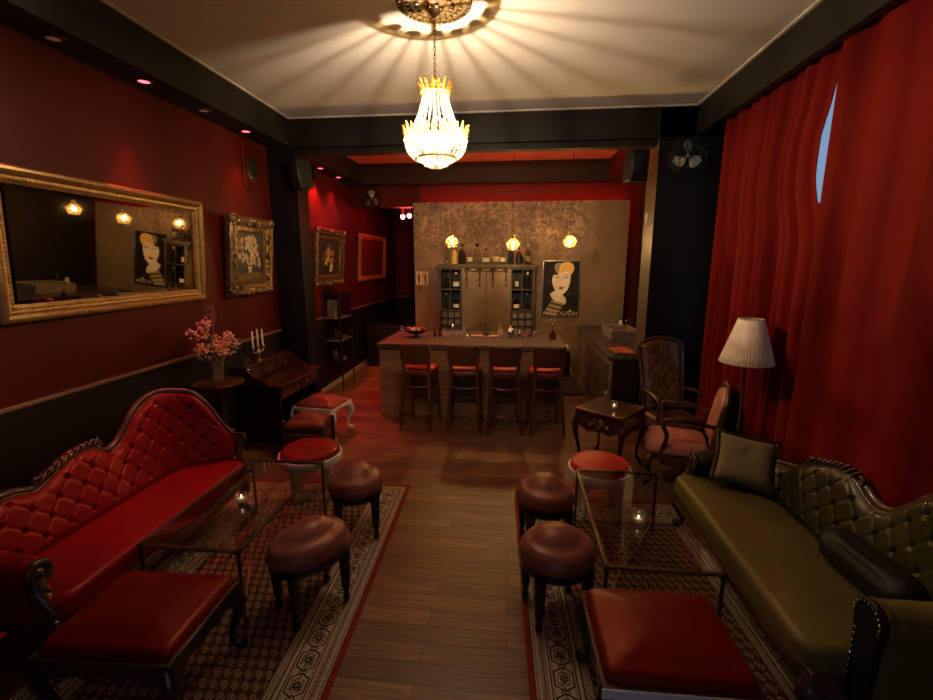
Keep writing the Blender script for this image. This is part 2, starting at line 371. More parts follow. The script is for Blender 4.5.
# ------------------------------------------------------------------ mesh builder
class MB:
    def __init__(s): s.v = []; s.f = []; s.m = []
    def add(s, vs, fs, mi=0, T=None):
        o = len(s.v)
        for q in vs: s.v.append(tuple(T @ Vector(q)) if T is not None else tuple(q))
        for f in fs: s.f.append([i + o for i in f]); s.m.append(mi)
        return s
    def box(s, x0, x1, y0, y1, z0, z1, mi=0, T=None):
        vs = [(x0, y0, z0), (x1, y0, z0), (x1, y1, z0), (x0, y1, z0), (x0, y0, z1), (x1, y0, z1), (x1, y1, z1), (x0, y1, z1)]
        return s.add(vs, [(0, 3, 2, 1), (4, 5, 6, 7), (0, 1, 5, 4), (1, 2, 6, 5), (2, 3, 7, 6), (3, 0, 4, 7)], mi, T)
    def lathe(s, prof, n=24, c=(0, 0, 0), mi=0, T=None, sx=1.0, sy=1.0, cap=True):
        vs = []; fs = []
        for r, z in prof:
            for i in range(n):
                a = 2 * pi * i / n
                vs.append((c[0] + r * cos(a) * sx, c[1] + r * sin(a) * sy, c[2] + z))
        for k in range(len(prof) - 1):
            for i in range(n):
                j = (i + 1) % n
                fs.append((k * n + i, k * n + j, (k + 1) * n + j, (k + 1) * n + i))
        if cap:
            if prof[0][0] > 1e-5: fs.append(tuple(range(n - 1, -1, -1)))
            if prof[-1][0] > 1e-5: fs.append(tuple((len(prof) - 1) * n + i for i in range(n)))
        return s.add(vs, fs, mi, T)
    def ball(s, c, r, n=12, mi=0, sx=1, sy=1, sz=1, T=None):
        k = max(4, n // 2)
        prof = [(max(r * sin(pi * i / k), 1e-4), -r * cos(pi * i / k) * sz) for i in range(k + 1)]
        return s.lathe(prof, n, c, mi, T, sx, sy)
    def tube(s, pts, rad, n=10, mi=0, T=None, flat=None, cap=True):
        pts = [Vector(p) for p in pts]
        if not isinstance(rad, (list, tuple)): rad = [rad] * len(pts)
        vs = []; fs = []
        ref = None
        for i, p in enumerate(pts):
            t = (pts[min(i + 1, len(pts) - 1)] - pts[max(i - 1, 0)]).normalized()
            if ref is None:
                ref = Vector((0, 0, 1)) if abs(t.z) < 0.9 else Vector((1, 0, 0))
                u = t.cross(ref).normalized()
            else:
                u = (u - t * u.dot(t)).normalized()
            wv = t.cross(u)
            fl = flat or 1.0
            for k in range(n):
                a = 2 * pi * k / n
                vs.append(p + u * rad[i] * cos(a) + wv * rad[i] * sin(a) * fl)
        for i in range(len(pts) - 1):
            for k in range(n):
                j = (k + 1) % n
                fs.append((i * n + k, i * n + j, (i + 1) * n + j, (i + 1) * n + k))
        if cap:
            fs.append(tuple(range(n - 1, -1, -1))); fs.append(tuple((len(pts) - 1) * n + k for k in range(n)))
        return s.add(vs, fs, mi, T)
    def prism(s, poly, d0, d1, axis='y', mi=0, T=None):
        """extrude a 2D outline; axis = direction of extrusion"""
        def P(a, b, d):
            return (a, d, b) if axis == 'y' else ((d, a, b) if axis == 'x' else (a, b, d))
        n = len(poly)
        vs = [P(a, b, d0) for a, b in poly] + [P(a, b, d1) for a, b in poly]
        fs = [tuple(range(n)), tuple(range(2 * n - 1, n - 1, -1))] + [(i, (i + 1) % n, n + (i + 1) % n, n + i) for i in range(n)]
        return s.add(vs, fs, mi, T)
    def sheet(s, fn, nu, nv, mi=0, T=None, closed_u=False):
        vs = []; fs = []
        for i in range(nu + (0 if closed_u else 1)):
            for j in range(nv + 1): vs.append(fn(i / nu, j / nv))
        w = nv + 1
        N = nu if closed_u else nu + 1
        for i in range(nu):
            i2 = (i + 1) % N if closed_u else i + 1
            for j in range(nv): fs.append((i * w + j, i2 * w + j, i2 * w + j + 1, i * w + j + 1))
        return s.add(vs, fs, mi, T)
    def pad(s, hx, hy, rc, z0, z1, r, puff, c=(0, 0), mi=0, T=None, nr=7, bulge=0.0):
        """upholstered pad: rounded-rectangle (rc) or ellipse (rc=None) outline, rolled edge, domed top"""
        def outline(ax, ay):
            if rc is None: return [(ax * cos(2 * pi * i / 40), ay * sin(2 * pi * i / 40)) for i in range(40)]
            R = max(min(rc, ax * 0.98, ay * 0.98), 0.003); o = []
            for qx, qy, a0 in ((1, 1, 0), (-1, 1, pi / 2), (-1, -1, pi), (1, -1, 1.5 * pi)):
                for k in range(8):
                    a = a0 + pi / 2 * k / 7
                    o.append((qx * (ax - R) + R * cos(a), qy * (ay - R) + R * sin(a)))
                # extra points along the side
            return o
        rings = [(0.0, z0), (-bulge, (z0 + z1 - r) / 2), (0.0, z1 - r)]
        rings += [(r * (1 - cos(pi / 2 * k / 5)), z1 - r + r * sin(pi / 2 * k / 5)) for k in range(1, 6)]
        vs = []; fs = []; n = None
        for ins, zz in rings:
            o = outline(hx - ins, hy - ins); n = len(o)
            vs += [(c[0] + a, c[1] + b_, zz) for a, b_ in o]
        nR = len(rings)
        o = outline(hx - r, hy - r)
        for k in range(1, nr + 1):
            q = 1 - k / nr if k < nr else 0.02
            vs += [(c[0] + a * q, c[1] + b_ * q, z1 + puff * (1 - q ** 2.5)) for a, b_ in o]
        tot = nR + nr
        for k in range(tot - 1):
            for i in range(n):
                j = (i + 1) % n
                fs.append((k * n + i, k * n + j, (k + 1) * n + j, (k + 1) * n + i))
        fs.append(tuple(range(n - 1, -1, -1))); fs.append(tuple((tot - 1) * n + i for i in range(n)))
        return s.add(vs, fs, mi, T)

def build(name, mb, mat, parent=None, smooth=True, bevel=0.0, angle=40, solid=0.0, subsurf=0):
    me = bpy.data.meshes.new(name)
    me.from_pydata(mb.v, [], mb.f)
    mats = mat if isinstance(mat, (list, tuple)) else [mat]
    for q in mats: me.materials.append(M[q])
    if len(mats) > 1: me.polygons.foreach_set('material_index', mb.m)
    bm = bmesh.new(); bm.from_mesh(me)
    bmesh.ops.recalc_face_normals(bm, faces=bm.faces)
    bm.to_mesh(me); bm.free()
    if smooth:
        me.polygons.foreach_set('use_smooth', [True] * len(me.polygons))
        try: me.set_sharp_from_angle(angle=radians(angle))
        except Exception: pass
    o = bpy.data.objects.new(name, me); COL.objects.link(o)
    if parent is not None: o.parent = parent
    if solid:
        md = o.modifiers.new('solid', 'SOLIDIFY'); md.thickness = solid; md.offset = 0
    if bevel:
        md = o.modifiers.new('bevel', 'BEVEL'); md.width = bevel; md.segments = 2; md.limit_method = 'ANGLE'; md.angle_limit = radians(50)
    if subsurf:
        md = o.modifiers.new('sub', 'SUBSURF'); md.levels = subsurf; md.render_levels = subsurf
    return o

def tag(o, label, cat, group=None, kind=None):
    o['label'] = label; o['category'] = cat
    if group: o['group'] = group
    if kind: o['kind'] = kind
    return o

def thing(name, label, cat, loc=(0, 0, 0), rz=0.0, group=None):
    o = bpy.data.objects.new(name, None); COL.objects.link(o)
    o.empty_display_size = 0.1
    o.location = loc; o.rotation_euler = (0, 0, rz)
    return tag(o, label, cat, group)

def dup(src, loc, rz, label, group=None):
    r = src.copy(); COL.objects.link(r); r.location = loc; r.rotation_euler = (0, 0, rz)
    r['label'] = label
    if group: r['group'] = group
    for ch in list(src.children):
        c = ch.copy(); COL.objects.link(c); c.parent = r
        for g in list(ch.children):
            d = g.copy(); COL.objects.link(d); d.parent = c
    return r

def struct(name, mb, mat, bevel=0.0, **k):
    o = build(name, mb, mat, bevel=bevel, **k); o['kind'] = 'structure'
    return o

def bx(*a): return MB().box(*a)

def light(name, kind, loc, energy, color, parent=None, **k):
    d = bpy.data.lights.new(name, kind); d.energy = energy; d.color = color
    for q, v in k.items(): setattr(d, q, v)
    o = bpy.data.objects.new(name, d); COL.objects.link(o); o.location = loc
    if parent is not None: o.parent = parent
    return o

def catmull(pts, n=8):
    """smooth curve through points (tuples of any length)"""
    out = []
    P = [pts[0]] + list(pts) + [pts[-1]]
    for i in range(1, len(P) - 2):
        p0, p1, p2, p3 = P[i - 1], P[i], P[i + 1], P[i + 2]
        for k in range(n):
            t = k / n
            out.append(tuple(0.5 * (2 * b + (c - a) * t + (2 * a - 5 * b + 4 * c - d) * t * t + (3 * b - a - 3 * c + d) * t ** 3) for a, b, c, d in zip(p0, p1, p2, p3)))
    out.append(tuple(pts[-1]))
    return out

def cabriole(mb, x, y, h, dx, dy, r=0.035, foot=0.028, mi=0):
    """S-shaped leg from (x,y,h) down to the floor, knee bulging along (dx,dy)"""
    P = catmull([(x, y, h, r * 1.1), (x + dx * 0.5, y + dy * 0.5, h * 0.82, r * 1.15), (x + dx * 0.55, y + dy * 0.55, h * 0.66, r * 0.9),
                 (x - dx * 0.05, y - dy * 0.05, h * 0.34, r * 0.5), (x - dx * 0.1, y - dy * 0.1, h * 0.15, r * 0.45), (x + dx * 0.45, y + dy * 0.45, 0.035, foot), (x + dx * 0.55, y + dy * 0.55, 0.0, foot * 0.75)], 5)
    mb.tube([p[:3] for p in P], [p[3] for p in P], 10, mi)
    return mb
# ================================================================== STRUCTURE
struct('floor', bx(-3.3, 2.6, -1.7, 12, -0.12, 0), 'plank_floor')
struct('ceiling', bx(-2.74, 1.985, -1.6, 5.6, 3.8, 3.95), 'cream_ceiling')
mb = MB()
for a in (bx(-2.74, -2.715, -1.6, 5.6, 3.785, 3.8), bx(1.96, 1.985, -1.6, 5.6, 3.785, 3.8), bx(-2.715, 1.96, 5.575, 5.6, 3.785, 3.8)):
    mb.add(a.v, a.f)
struct('trim_1', mb, 'cream_trim')
struct('wall_left', bx(-3.25, -3.05, -1.7, 11.9, 0, 3.95), 'red_plaster')
struct('wall_left_wainscot', bx(-3.05, -3.04, -1.6, 11.66, 0, 1.205), 'wainscot_paint')
struct('trim_2', bx(-3.05, -3.022, -1.6, 11.66, 1.205, 1.235), 'dado_paint', bevel=0.006)
struct('baseboard_left', bx(-3.05, -3.025, 5.9, 11.66, 0, 0.09), 'pale_skirting', bevel=0.005)
struct('ceiling_soffit_left', bx(-3.25, -2.74, -1.6, 5.6, 3.48, 3.95), 'umber_paint')
mb = bx(1.985, 2.05, -1.6, 5.6, 3.48, 3.95); a = bx(2.05, 2.6, -1.6, 5.6, 3.76, 3.95); mb.add(a.v, a.f)
struct('ceiling_soffit_right', mb, 'umber_paint')
mb = bx(-3.25, 2.6, 5.6, 5.68, 3.47, 3.95); a = bx(-3.25, 2.6, 5.68, 5.74, 3.40, 3.95); mb.add(a.v, a.f); a = bx(-2.77, 1.6, 5.74, 5.80, 3.40, 3.42); mb.add(a.v, a.f); a = bx(-2.77, 1.6, 5.795, 5.80, 3.42, 3.447); mb.add(a.v, a.f)  # unseen LED ledge; its lip is added to block light towards the back wall
struct('ceiling_beam', mb, 'umber_paint')
struct('wall_left_pilaster', bx(-3.05, -2.68, 5.6, 5.9, 0, 3.47), 'black_paint', bevel=0.006)
mb = bx(1.6, 2.6, 5.6, 6.02, 0, 3.80)
o = struct('wall_right_column', mb, ['black_paint', 'brown_column_paint'])
for p in o.data.polygons:
    if p.normal.x < -0.9: p.material_index = 1
# coffered ceiling over the bar
struct('ceiling_coffer', bx(-3.25, 2.6, 5.74, 8.2, 3.8, 3.95), 'coffer_led_tint')
struct('ceiling_coffer_side', bx(-3.25, -2.77, 5.74, 8.2, 3.48, 3.8), 'umber_paint')
struct('ceiling_coffer_return', bx(1.57, 2.6, 6.02, 8.2, 3.47, 3.8), 'red_plaster')
struct('ceiling_crossbeam', bx(-3.25, 2.6, 8.2, 8.45, 3.46, 3.95), 'umber_paint')
struct('ceiling_bar', bx(-3.25, 2.6, 8.45, 8.9, 3.52, 3.7), 'red_plaster')
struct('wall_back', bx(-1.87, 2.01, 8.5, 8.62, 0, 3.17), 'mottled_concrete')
struct('wall_back_red', bx(-1.87, 2.6, 8.74, 8.9, 0, 3.6), 'red_plaster')
struct('wall_back_header', bx(-3.05, -1.87, 8.52, 8.72, 3.1, 3.52), 'red_plaster')
struct('baseboard_back', bx(-1.87, 2.01, 8.47, 8.5, 0, 0.12), 'pale_skirting', bevel=0.005)
struct('wall_bar_right', bx(2.25, 2.4, 6.02, 8.9, 0, 3.6), 'umber_paint')
struct('wall_corridor_side', bx(-1.87, -1.75, 8.62, 11.8, 0, 3.6), 'red_plaster')
struct('wall_corridor_end', bx(-3.05, -1.87, 11.66, 11.8, 0, 3.6), 'red_plaster')
struct('trim_3', bx(-3.02, -1.87, 11.63, 11.66, 1.205, 1.235), 'dado_paint')
struct('wall_corridor_wainscot', bx(-3.04, -1.87, 11.65, 11.66, 0, 1.205), 'wainscot_paint')
struct('ceiling_corridor', bx(-3.05, -1.87, 8.72, 11.8, 3.46, 3.6), 'red_plaster')
# window wall
mb = MB()
for q in ((2.4, 2.6, 4.95, 5.6, 0, 3.95), (2.4, 2.6, -1.7, 0.3, 0, 3.95), (2.4, 2.6, 0.3, 4.95, 0, 0.85), (2.4, 2.6, 0.3, 4.95, 3.75, 3.95)):
    a = bx(*q); mb.add(a.v, a.f)
struct('wall_right', mb, 'black_paint')
w1 = bpy.data.objects.new('window_1', None); COL.objects.link(w1); w1['kind'] = 'structure'; w1.location = (2.5, 2.62, 0.85)
fr = MB()
for y0, y1, z0, z1 in ((-2.32, 2.32, 0, .07), (-2.32, 2.32, 2.78, 2.9), (-2.32, 2.32, 1.58, 1.72), (-2.32, -2.25, 0, 2.9), (2.25, 2.32, 0, 2.9), (-.8, -.73, 0, 2.9), (.62, .69, 0, 2.9)):
    fr.box(-.05, .05, y0, y1, z0, z1)
build('window_frame', fr, 'black_paint', w1, bevel=0.006)
build('window_pane', bx(-.004, .004, -2.25, 2.25, .07, 2.78), 'window_glass', w1)
# street front behind the viewer with a glazed shop window
mb = MB()
for q in ((-3.25, -.9, -1.7, -1.5, 0, 3.95), (1.5, 2.6, -1.7, -1.5, 0, 3.95), (-.9, 1.5, -1.7, -1.5, 0, 0.10), (-.9, 1.5, -1.7, -1.5, 1.9, 3.95)):
    a = bx(*q); mb.add(a.v, a.f)
struct('wall_front', mb, 'umber_paint')
w2 = bpy.data.objects.new('window_2', None); COL.objects.link(w2); w2['kind'] = 'structure'; w2.location = (0.3, -1.6, 0.10)
fr = MB()
for x0, x1, z0, z1 in ((-1.2, 1.2, 0, .06), (-1.2, 1.2, 1.74, 1.80), (-1.2, -1.14, 0, 1.80), (1.14, 1.2, 0, 1.80), (-.03, .03, 0, 1.80)):
    fr.box(x0, x1, -.04, .04, z0, z1)
build('window_frame', fr, 'black_paint', w2, bevel=0.006)
build('window_pane', bx(-1.14, 1.14, -.004, .004, .06, 1.74), 'window_glass', w2)

# curtains -----------------------------------------------------------
def lerp_tab(tab, z):
    if z <= tab[0][0]: return tab[0][1]
    for (a, b), (c, d) in zip(tab, tab[1:]):
        if z <= c: return b + (d - b) * (z - a) / (c - a)
    return tab[-1][1]
def curtain(name, label, y_far, near_tab, per, amp, nfold, seed, xoff=0.0):
    rnd = random.Random(seed); ph = [rnd.random() * 6.28 for _ in range(4)]
    def fn(u, v):
        z = 0.015 + v * 3.6
        yn = lerp_tab(near_tab, z)
        yf = y_far + 0.05 * (1 - v) * 0
        y = yf + (yn - yf) * u
        s = u * nfold * 2 * pi
        fl = 1 - 0.35 * v
        f = sin(s + ph[0] + 0.9 * sin(s * 0.31 + ph[1]) + 0.5 * (1 - v) * sin(u * 5 + ph[2]))
        f = (abs(f) ** 0.75) * (1 if f > 0 else -1)
        f2 = sin(s * 0.47 + ph[2] + 1.2 * (1 - v)) * 0.6
        k = min(1, (1 - u) / .05) if seed == 3 else min(1, u / .03)
        x = 2.125 + xoff - amp * fl * k * (0.7 * f + 0.5 * f2) - (0.05 * exp(-u / .025) if seed != 3 else 0)
        return (x, y, z)
    mb = MB().sheet(fn, int(nfold * 26), 40)
    o = build(name, mb, 'curtain_velvet', None, angle=180)
    md = o.modifiers.new('solid', 'SOLIDIFY'); md.thickness = 0.006; md.offset = 0
    return tag(o, label, 'curtain', 'red curtains along the window wall')
curtain('curtain', 'red velvet curtain with tight narrow folds hanging behind the pleated floor lamp', 5.1,
        [(0.0, 3.42), (2.2, 3.44), (2.42, 3.5), (2.57, 3.585), (2.74, 3.63), (3.0, 3.625), (3.2, 3.55), (3.48, 3.50), (3.7, 3.47)], .2, 0.066, 10, 3)
curtain('curtain', 'broad red velvet curtain with wide soft folds hanging behind the green sofa', 3.43,
        [(0, -1.2), (3.7, -1.2)], .4, 0.068, 11, 8, -0.008)
# rugs ----------------------------------------------------------------
def rug(label, c, rz):
    o = build('rug', bx(-.79, .79, -1.285, 1.285, 0.0, 0.008), 'rug_wool')
    o.location = (c[0], c[1], 0.0); o.rotation_euler = (0, 0, rz)
    tag(o, label, 'rug')
rug('patterned oriental rug with cream border lying under the red sofa and its glass table', (-1.685, 2.585), radians(2.0))
rug('patterned oriental rug with cream border lying under the green sofa and its glass table', (0.885, 2.51), radians(2.2))
# ================================================================== SEATING
def tufted(mb, fn_b, fn_t, nu, nv, length, height, p=0.115, q=0.125, depth=0.035, edge=0.06, mi=0, back=True, shift=0.0, tuft_from=0.0, tuft_to=1.0):
    """button-tufted panel ruled between a lower and an upper curve"""
    def base(u, v):
        a = Vector(fn_b(u)); b = Vector(fn_t(u))
        return a + (b - a) * v
    def nrm(u, v):
        e = 0.004
        du = base(min(1, u + e), v) - base(max(0, u - e), v); dv = base(u, min(1, v + e)) - base(u, max(0, v - e))
        return du.cross(dv).normalized()
    def fn(u, v):
        pt = base(u, v); n = nrm(u, v)
        hh = (Vector(fn_t(u)) - Vector(fn_b(u))).length
        a = (u * length + shift) / p; b = v * hh / q
        A = abs(sin(pi * (a + b) / 2)); B = abs(sin(pi * (a - b) / 2))
        pil = 1.0 - 0.85 * exp(-(A * A + B * B) / 0.10) - 0.13 * (exp(-A * A / 0.035) + exp(-B * B / 0.035)) * min(1, (A + B))
        rim = max(0.0, min(1.0, min(v * hh - 0.01, (1 - v) * hh) / edge))
        side = max(0.0, min(1.0, min(u, 1 - u) * length / 0.05))
        k = max(0, min(1, (u - tuft_from) * length / 0.1)) * max(0, min(1, (tuft_to - u) * length / 0.1)) * min(1, max(0, (1 - v) * hh / 0.07))
        off = depth * (k * pil + (1 - k) * 0.75)
        off *= sqrt(max(0, 1 - (1 - rim) ** 2)) * 0.9 + 0.1
        off *= 0.4 + 0.6 * side
        return tuple(pt + n * off)
    mb.sheet(fn, nu, nv, mi)
    if back:
        mb.sheet(lambda u, v: tuple(base(u, v) - nrm(u, v) * 0.045), nu // 2, 3, mi)
        mb.sheet(lambda u, v: tuple(base(u, 1) - nrm(u, 1) * 0.045 * v + Vector((0, 0, 0.0))), nu // 2, 1, mi)
        for uu in (0, 1):
            mb.sheet(lambda u, v, uu=uu: tuple(base(uu, v) - nrm(uu, v) * 0.045 * u), 1, 6, mi)

def path_fn(pts, n=10):
    P = catmull(pts, n)
    L = [0.0]
    for a, b in zip(P, P[1:]): L.append(L[-1] + (Vector(a[:2]) - Vector(b[:2])).length + 1e-6)
    T = L[-1]
    def f(u):
        d = max(0, min(1, u)) * T
        for i in range(len(L) - 1):
            if d <= L[i + 1]:
                t = (d - L[i]) / (L[i + 1] - L[i])
                return tuple(a + (b - a) * t for a, b in zip(P[i], P[i + 1]))
        return P[-1]
    return f, T

def spiral(c, r0, r1, turns, a0, plane='yz', n=22, sgn=1):
    o = []
    for i in range(n + 1):
        t = i / n; a = a0 + sgn * turns * 2 * pi * t; r = r0 + (r1 - r0) * t
        if plane == 'yz': o.append((c[0], c[1] + r * cos(a), c[2] + r * sin(a)))
        else: o.append((c[0] + r * cos(a), c[1], c[2] + r * sin(a)))
    return o

def chaise(label, loc, rz, fab, seatfab, woodmat, D, trim=None, ext=0.0, low_end=0.0, orn=0.0, roll=None, tuft_depth=0.042):
    t = thing('chaise_sofa', label, 'sofa', loc, rz)
    X = -D
    def sy_(y): return y - ext * max(0.0, (-y - .42) / .38)
    yn = sy_(-.80)      # near arm line
    # seat
    y0, y1 = yn - .04, .80
    mb = MB().pad(D / 2 + 0.035, (y1 - y0) / 2, 0.10, 0.33, 0.455, 0.05, 0.028, (-D / 2 + 0.02, (y0 + y1) / 2))
    build('seat', mb, seatfab, t, angle=80)
    rl = MB()
    pts = catmull([(-0.015, y0, 0.29), (0.012, y0 + .3, 0.275), (-0.002, -.02, 0.25), (0.012, 0.5, 0.275), (-0.015, .81, 0.29)], 8)
    rl.tube(pts, 0.045, 10, flat=1.0)
    rl.tube([(p[0] + 0.028, p[1], p[2] + 0.035) for p in pts], 0.012, 8)
    rl.box(X - .02, -0.02, y0, y0 + .06, .25, .335); rl.box(X - .02, -0.02, .75, .81, .25, .335); rl.box(X - .06, X, y0, .72, .25, .335)
    for k in range(9):
        y = -0.18 + 0.04 * k
        rl.ball((0.036, y, 0.255 - 0.022 * cos((k - 4) * 0.4)), 0.020, 8, sz=1.3, sx=0.7)
    build('base_rail', rl, woodmat, t, angle=60)
    for x, y, dx, dy in ((-0.03, yn, .07, -.02), (-0.03, .76, .07, .02), (X, yn + .02, -.05, -.02), (X, .64, -.05, .02)):
        build('leg', cabriole(MB(), x, y, 0.27, dx, dy, 0.042, 0.03), woodmat, t, angle=80)
    # back: lower line on the seat, upper line = crest
    low, Lb = path_fn([(X - .01, yn, .43), (X, sy_(-.55), .43), (X, 0, .43), (X, .40, .43), (X + .02, .52, .43), (X + .08, .62, .43), (X + .17, .69, .43), (X + .27, .755, .43), (-.10, .80, .43)])
    le = low_end
    cre = [(X - .10, yn - .04, .66 - le * .5), (X - .12, sy_(-.72), .745 - le), (X - .13, sy_(-.56), .79 - le), (X - .13, -.46 + orn * .6, .785 - le * .7), (X - .13, -.37 + orn, .755 - le * .2), (X - .135, -.27 + orn, .79), (X - .14, -.12 + orn, .855), (X - .14, .03 + orn, .86), (X - .14, .13 + orn * .3, .78),
           (X - .14, .22, .79), (X - .14, .31, .865), (X - .14, .40, .965), (X - .13, .50, 1.035), (X - .08, .61, 1.07), (X + .02, .685, 1.06), (X + .12, .73, 1.03), (X + .20, .765, .925), (X + .265, .80, .78), (X + .31, .84, .68), (-.08, .86, .655)]
    if roll:     # straight back running up to a thick rolled arm
        cre[-8:] = [(X - .13, .50, 1.035), (X - .125, .62, 1.07), (X - .12, .72, 1.05), (X - .11, .80, .98), (X - .10, .85, .88)]
        low, Lb = path_fn([(X - .01, yn, .43), (X, sy_(-.55), .43), (X, 0, .43), (X, .40, .43), (X, .65, .43), (X - .0, .84, .43)])
    hi, Lt = path_fn(cre, 6)
    mb = MB()
    tufted(mb, low, hi, 300, 48, Lb, 0.45, 0.075, 0.085, tuft_depth, 0.06, shift=0.02)
    build('backrest', mb, fab, t, angle=180)
    cw = MB()
    cp = [hi(i / 90) for i in range(4, 91)]
    cw.tube([(p[0] - .012, p[1], p[2] + .012) for p in cp], 0.024, 10)
    cw.tube([(p[0] + .018, p[1], p[2] - 0.004) for p in cp], 0.010, 8)
    build('crest_rail', cw, woodmat, t, angle=80)
    cv = MB()
    for k in range(9):
        u = k / 8; y = -.30 + .36 * u + orn
        zc = .80 + .075 * min(1, u * 1.4)
        cv.ball((X - .135, y, zc + .012), 0.028 - 0.012 * abs(u - .5), 9, sy=0.8, sz=1.15)
        cv.tube([(X - .118, y - .03, zc - .01), (X - .11, y, zc + .02), (X - .125, y + .025, zc + .042)], [.008, .010, .004], 6)
    cv.tube(spiral((X - .13, .075 + orn, .865), .030, .008, 1.3, -pi / 2, sgn=1), [.016 - .0004 * i for i in range(23)], 8)
    cv.tube(spiral((X - .13, -.33 + orn, .80), .028, .008, 1.3, -pi / 2, sgn=-1), [.014 - .0004 * i for i in range(23)], 8)
    build('crest_carving', cv, woodmat, t, angle=80)
    sc = MB()
    sc.tube(catmull([(-.03, .77, .30), (-.02, .80, .40), (-.05, .84, .52), (-.035, .86, .62)], 6), 0.030, 10)
    sc.tube(spiral((-.045, .86, .625), .042, .012, 1.4, -pi * .6, 'xz'), [.022 - .0006 * i for i in range(23)], 8)
    sc.ball((-.045, .86, .625), 0.026, 10)
    if not roll: build('arm_scroll', sc, woodmat, t, angle=80)
    ar = MB()
    def armfn(u, v):
        a = 2 * pi * u; x = (X - .12) + (D + .02) * v
        r = 0.072 * (1 + 0.10 * sin(v * pi)) * (1 if 0.03 < v < 0.97 else 0.8)
        return (x, yn + r * 1.05 * cos(a), .585 + r * sin(a) - 0.01 * v)
    ar.sheet(armfn, 22, 14, closed_u=True)
    ar.ball((-.10, yn, .575), 0.058, 14, sx=.6)
    ar.box(X - .10, -.10, yn - .055, yn + .025, .30, .57)
    build('armrest', ar, fab, t, bevel=0.012, angle=70)
    sc = MB()
    sc.tube(catmull([(-.02, yn + .01, .27), (-.01, yn, .36), (-.07, yn - .01, .46), (-.085, yn - .01, .55)], 6), [.045 - .0005 * i for i in range(19)], 10)
    sc.tube(spiral((-.075, yn, .575), .070, .014, 1.35, -pi * .5, 'yz'), [.022 - .0004 * i for i in range(23)], 8)
    sc.ball((-.075, yn, .575), 0.030, 10)
    for k in range(4): sc.ball((-.045, yn + .005, .33 + k * .05), .028 - .003 * k, 9, sz=1.2)
    build('arm_scroll', sc, woodmat, t, angle=80)
    if roll:
        ra = MB()
        def rollfn(u, v):
            a = 2 * pi * u; x = (X - .04) + (D - .10) * v
            r = .078 + .006 * sin(v * 40) * max(0, v - .75) * 4
            return (x, .85 + r * cos(a), .665 + r * sin(a))
        ra.sheet(rollfn, 24, 40, closed_u=True)
        ra.box(X - .02, -.145, .80, .90, .30, .64)
        build('armrest', ra, seatfab, t, angle=70)
        fp = MB().prism([(.79, .26), (.91, .26), (.915, .50)] + [(.85 + .082 * cos(a * pi / 14 - .35), .665 + .082 * sin(a * pi / 14 - .35)) for a in range(19)] + [(.79, .50)], -.145, -.115, 'x')
        build('arm_front', fp, roll, t, bevel=.006)
    if trim:
        nb = MB()
        for i in range(60):
            p = hi(0.24 + 0.66 * i / 59)
            nb.ball((p[0] + .045, p[1], p[2] - .028), 0.0062, 6)
        for i in range(9):
            a = pi * (0.05 + 0.9 * i / 8); nb.ball((-.058, yn + .058 * cos(a), .585 + .058 * sin(a)), .006, 6)
        for i in range(7): nb.ball((-.052, yn - .065, .33 + i * .036), .006, 6)
        for i in range(13):
            a = pi * (-.1 + 1.2 * i / 12); nb.ball((-.112, .85 + .068 * cos(a), .665 + .068 * sin(a)), .006, 6)
        for i in range(10): nb.ball((-.112, .805, .30 + i * .032), .006, 6)
        build('nailhead_trim', nb, trim, t, angle=180)
    return t

chaise('long red satin chaise sofa with button-tufted back against the dark wainscot', (-2.25, 2.55, .009), 0.0, 'red_satin', 'red_satin', 'carved_walnut', 0.44)
chaise('long olive green chaise sofa with dark tufted back in front of red curtains', (1.345, 2.60, .009), pi, 'olive_satin', 'olive_velvet', 'carved_walnut', 0.52, 'steel', ext=.05, low_end=.13, orn=-.08, roll='black_satin')

# cushions on the green sofa
def throw_cushion():
    t = thing('throw_cushion', 'square olive cushion with dark ruffled edge lying on the green sofa', 'cushion', (1.70, 3.26, .675), 0)
    t.rotation_euler = (Matrix.Rotation(radians(-16), 3, 'Z') @ Matrix.Rotation(radians(50), 3, 'X') @ Matrix.Rotation(radians(-8), 3, 'Z')).to_euler()
    mb = MB()
    h = .188
    def top(sg):
        def fn(u, v):
            a = u * 2 - 1; b = v * 2 - 1
            pin = 1 - 0.10 * (1 - a * a) * (abs(b) ** 3) 
            x = h * a * (1 - 0.09 * (1 - b * b) * abs(a)); y = h * b * (1 - 0.09 * (1 - a * a) * abs(b))
            z = sg * 0.075 * ((1 - a ** 4) * (1 - b ** 4)) ** 0.6
            z -= sg * 0.022 * exp(-((a - .1) ** 2 + (b - .25) ** 2) / .03)
            return (x, y, z)
        return fn
    mb.sheet(top(1), 20, 20); mb.sheet(top(-1), 20, 20)
    build('cushion_body', mb, 'cushion_weave', t, angle=180)
    ed = MB()
    def edge(s):
        s = s % 1; k = int(s * 4); f = s * 4 - k; a = f * 2 - 1
        q = h * (1 - 0.09 * (1 - a * a))
        pts = [(a * h, -q), (q, a * h), (-a * h, q), (-q, -a * h)]
        return pts[k]
    P = []
    for i in range(81):
        x, y = edge(i / 80 * 0.99999); P.append((x * 1.03, y * 1.03, 0.006 * (1 if i % 2 else -1)))
    ed.tube(P, 0.017, 8)
    build('ruffle', ed, 'olive_satin', t, angle=180)
throw_cushion()
t = thing('bolster_cushion', 'black satin bolster cushion leaning on the tufted back of the green sofa', 'cushion', (1.80, 2.20, .59), radians(6))
t.rotation_euler = (0, radians(-38), radians(4))
mb = MB().pad(0.10, 0.27, 0.09, -.085, 0.085, 0.075, 0.012)
build('cushion_body', mb, 'black_satin', t, angle=180)

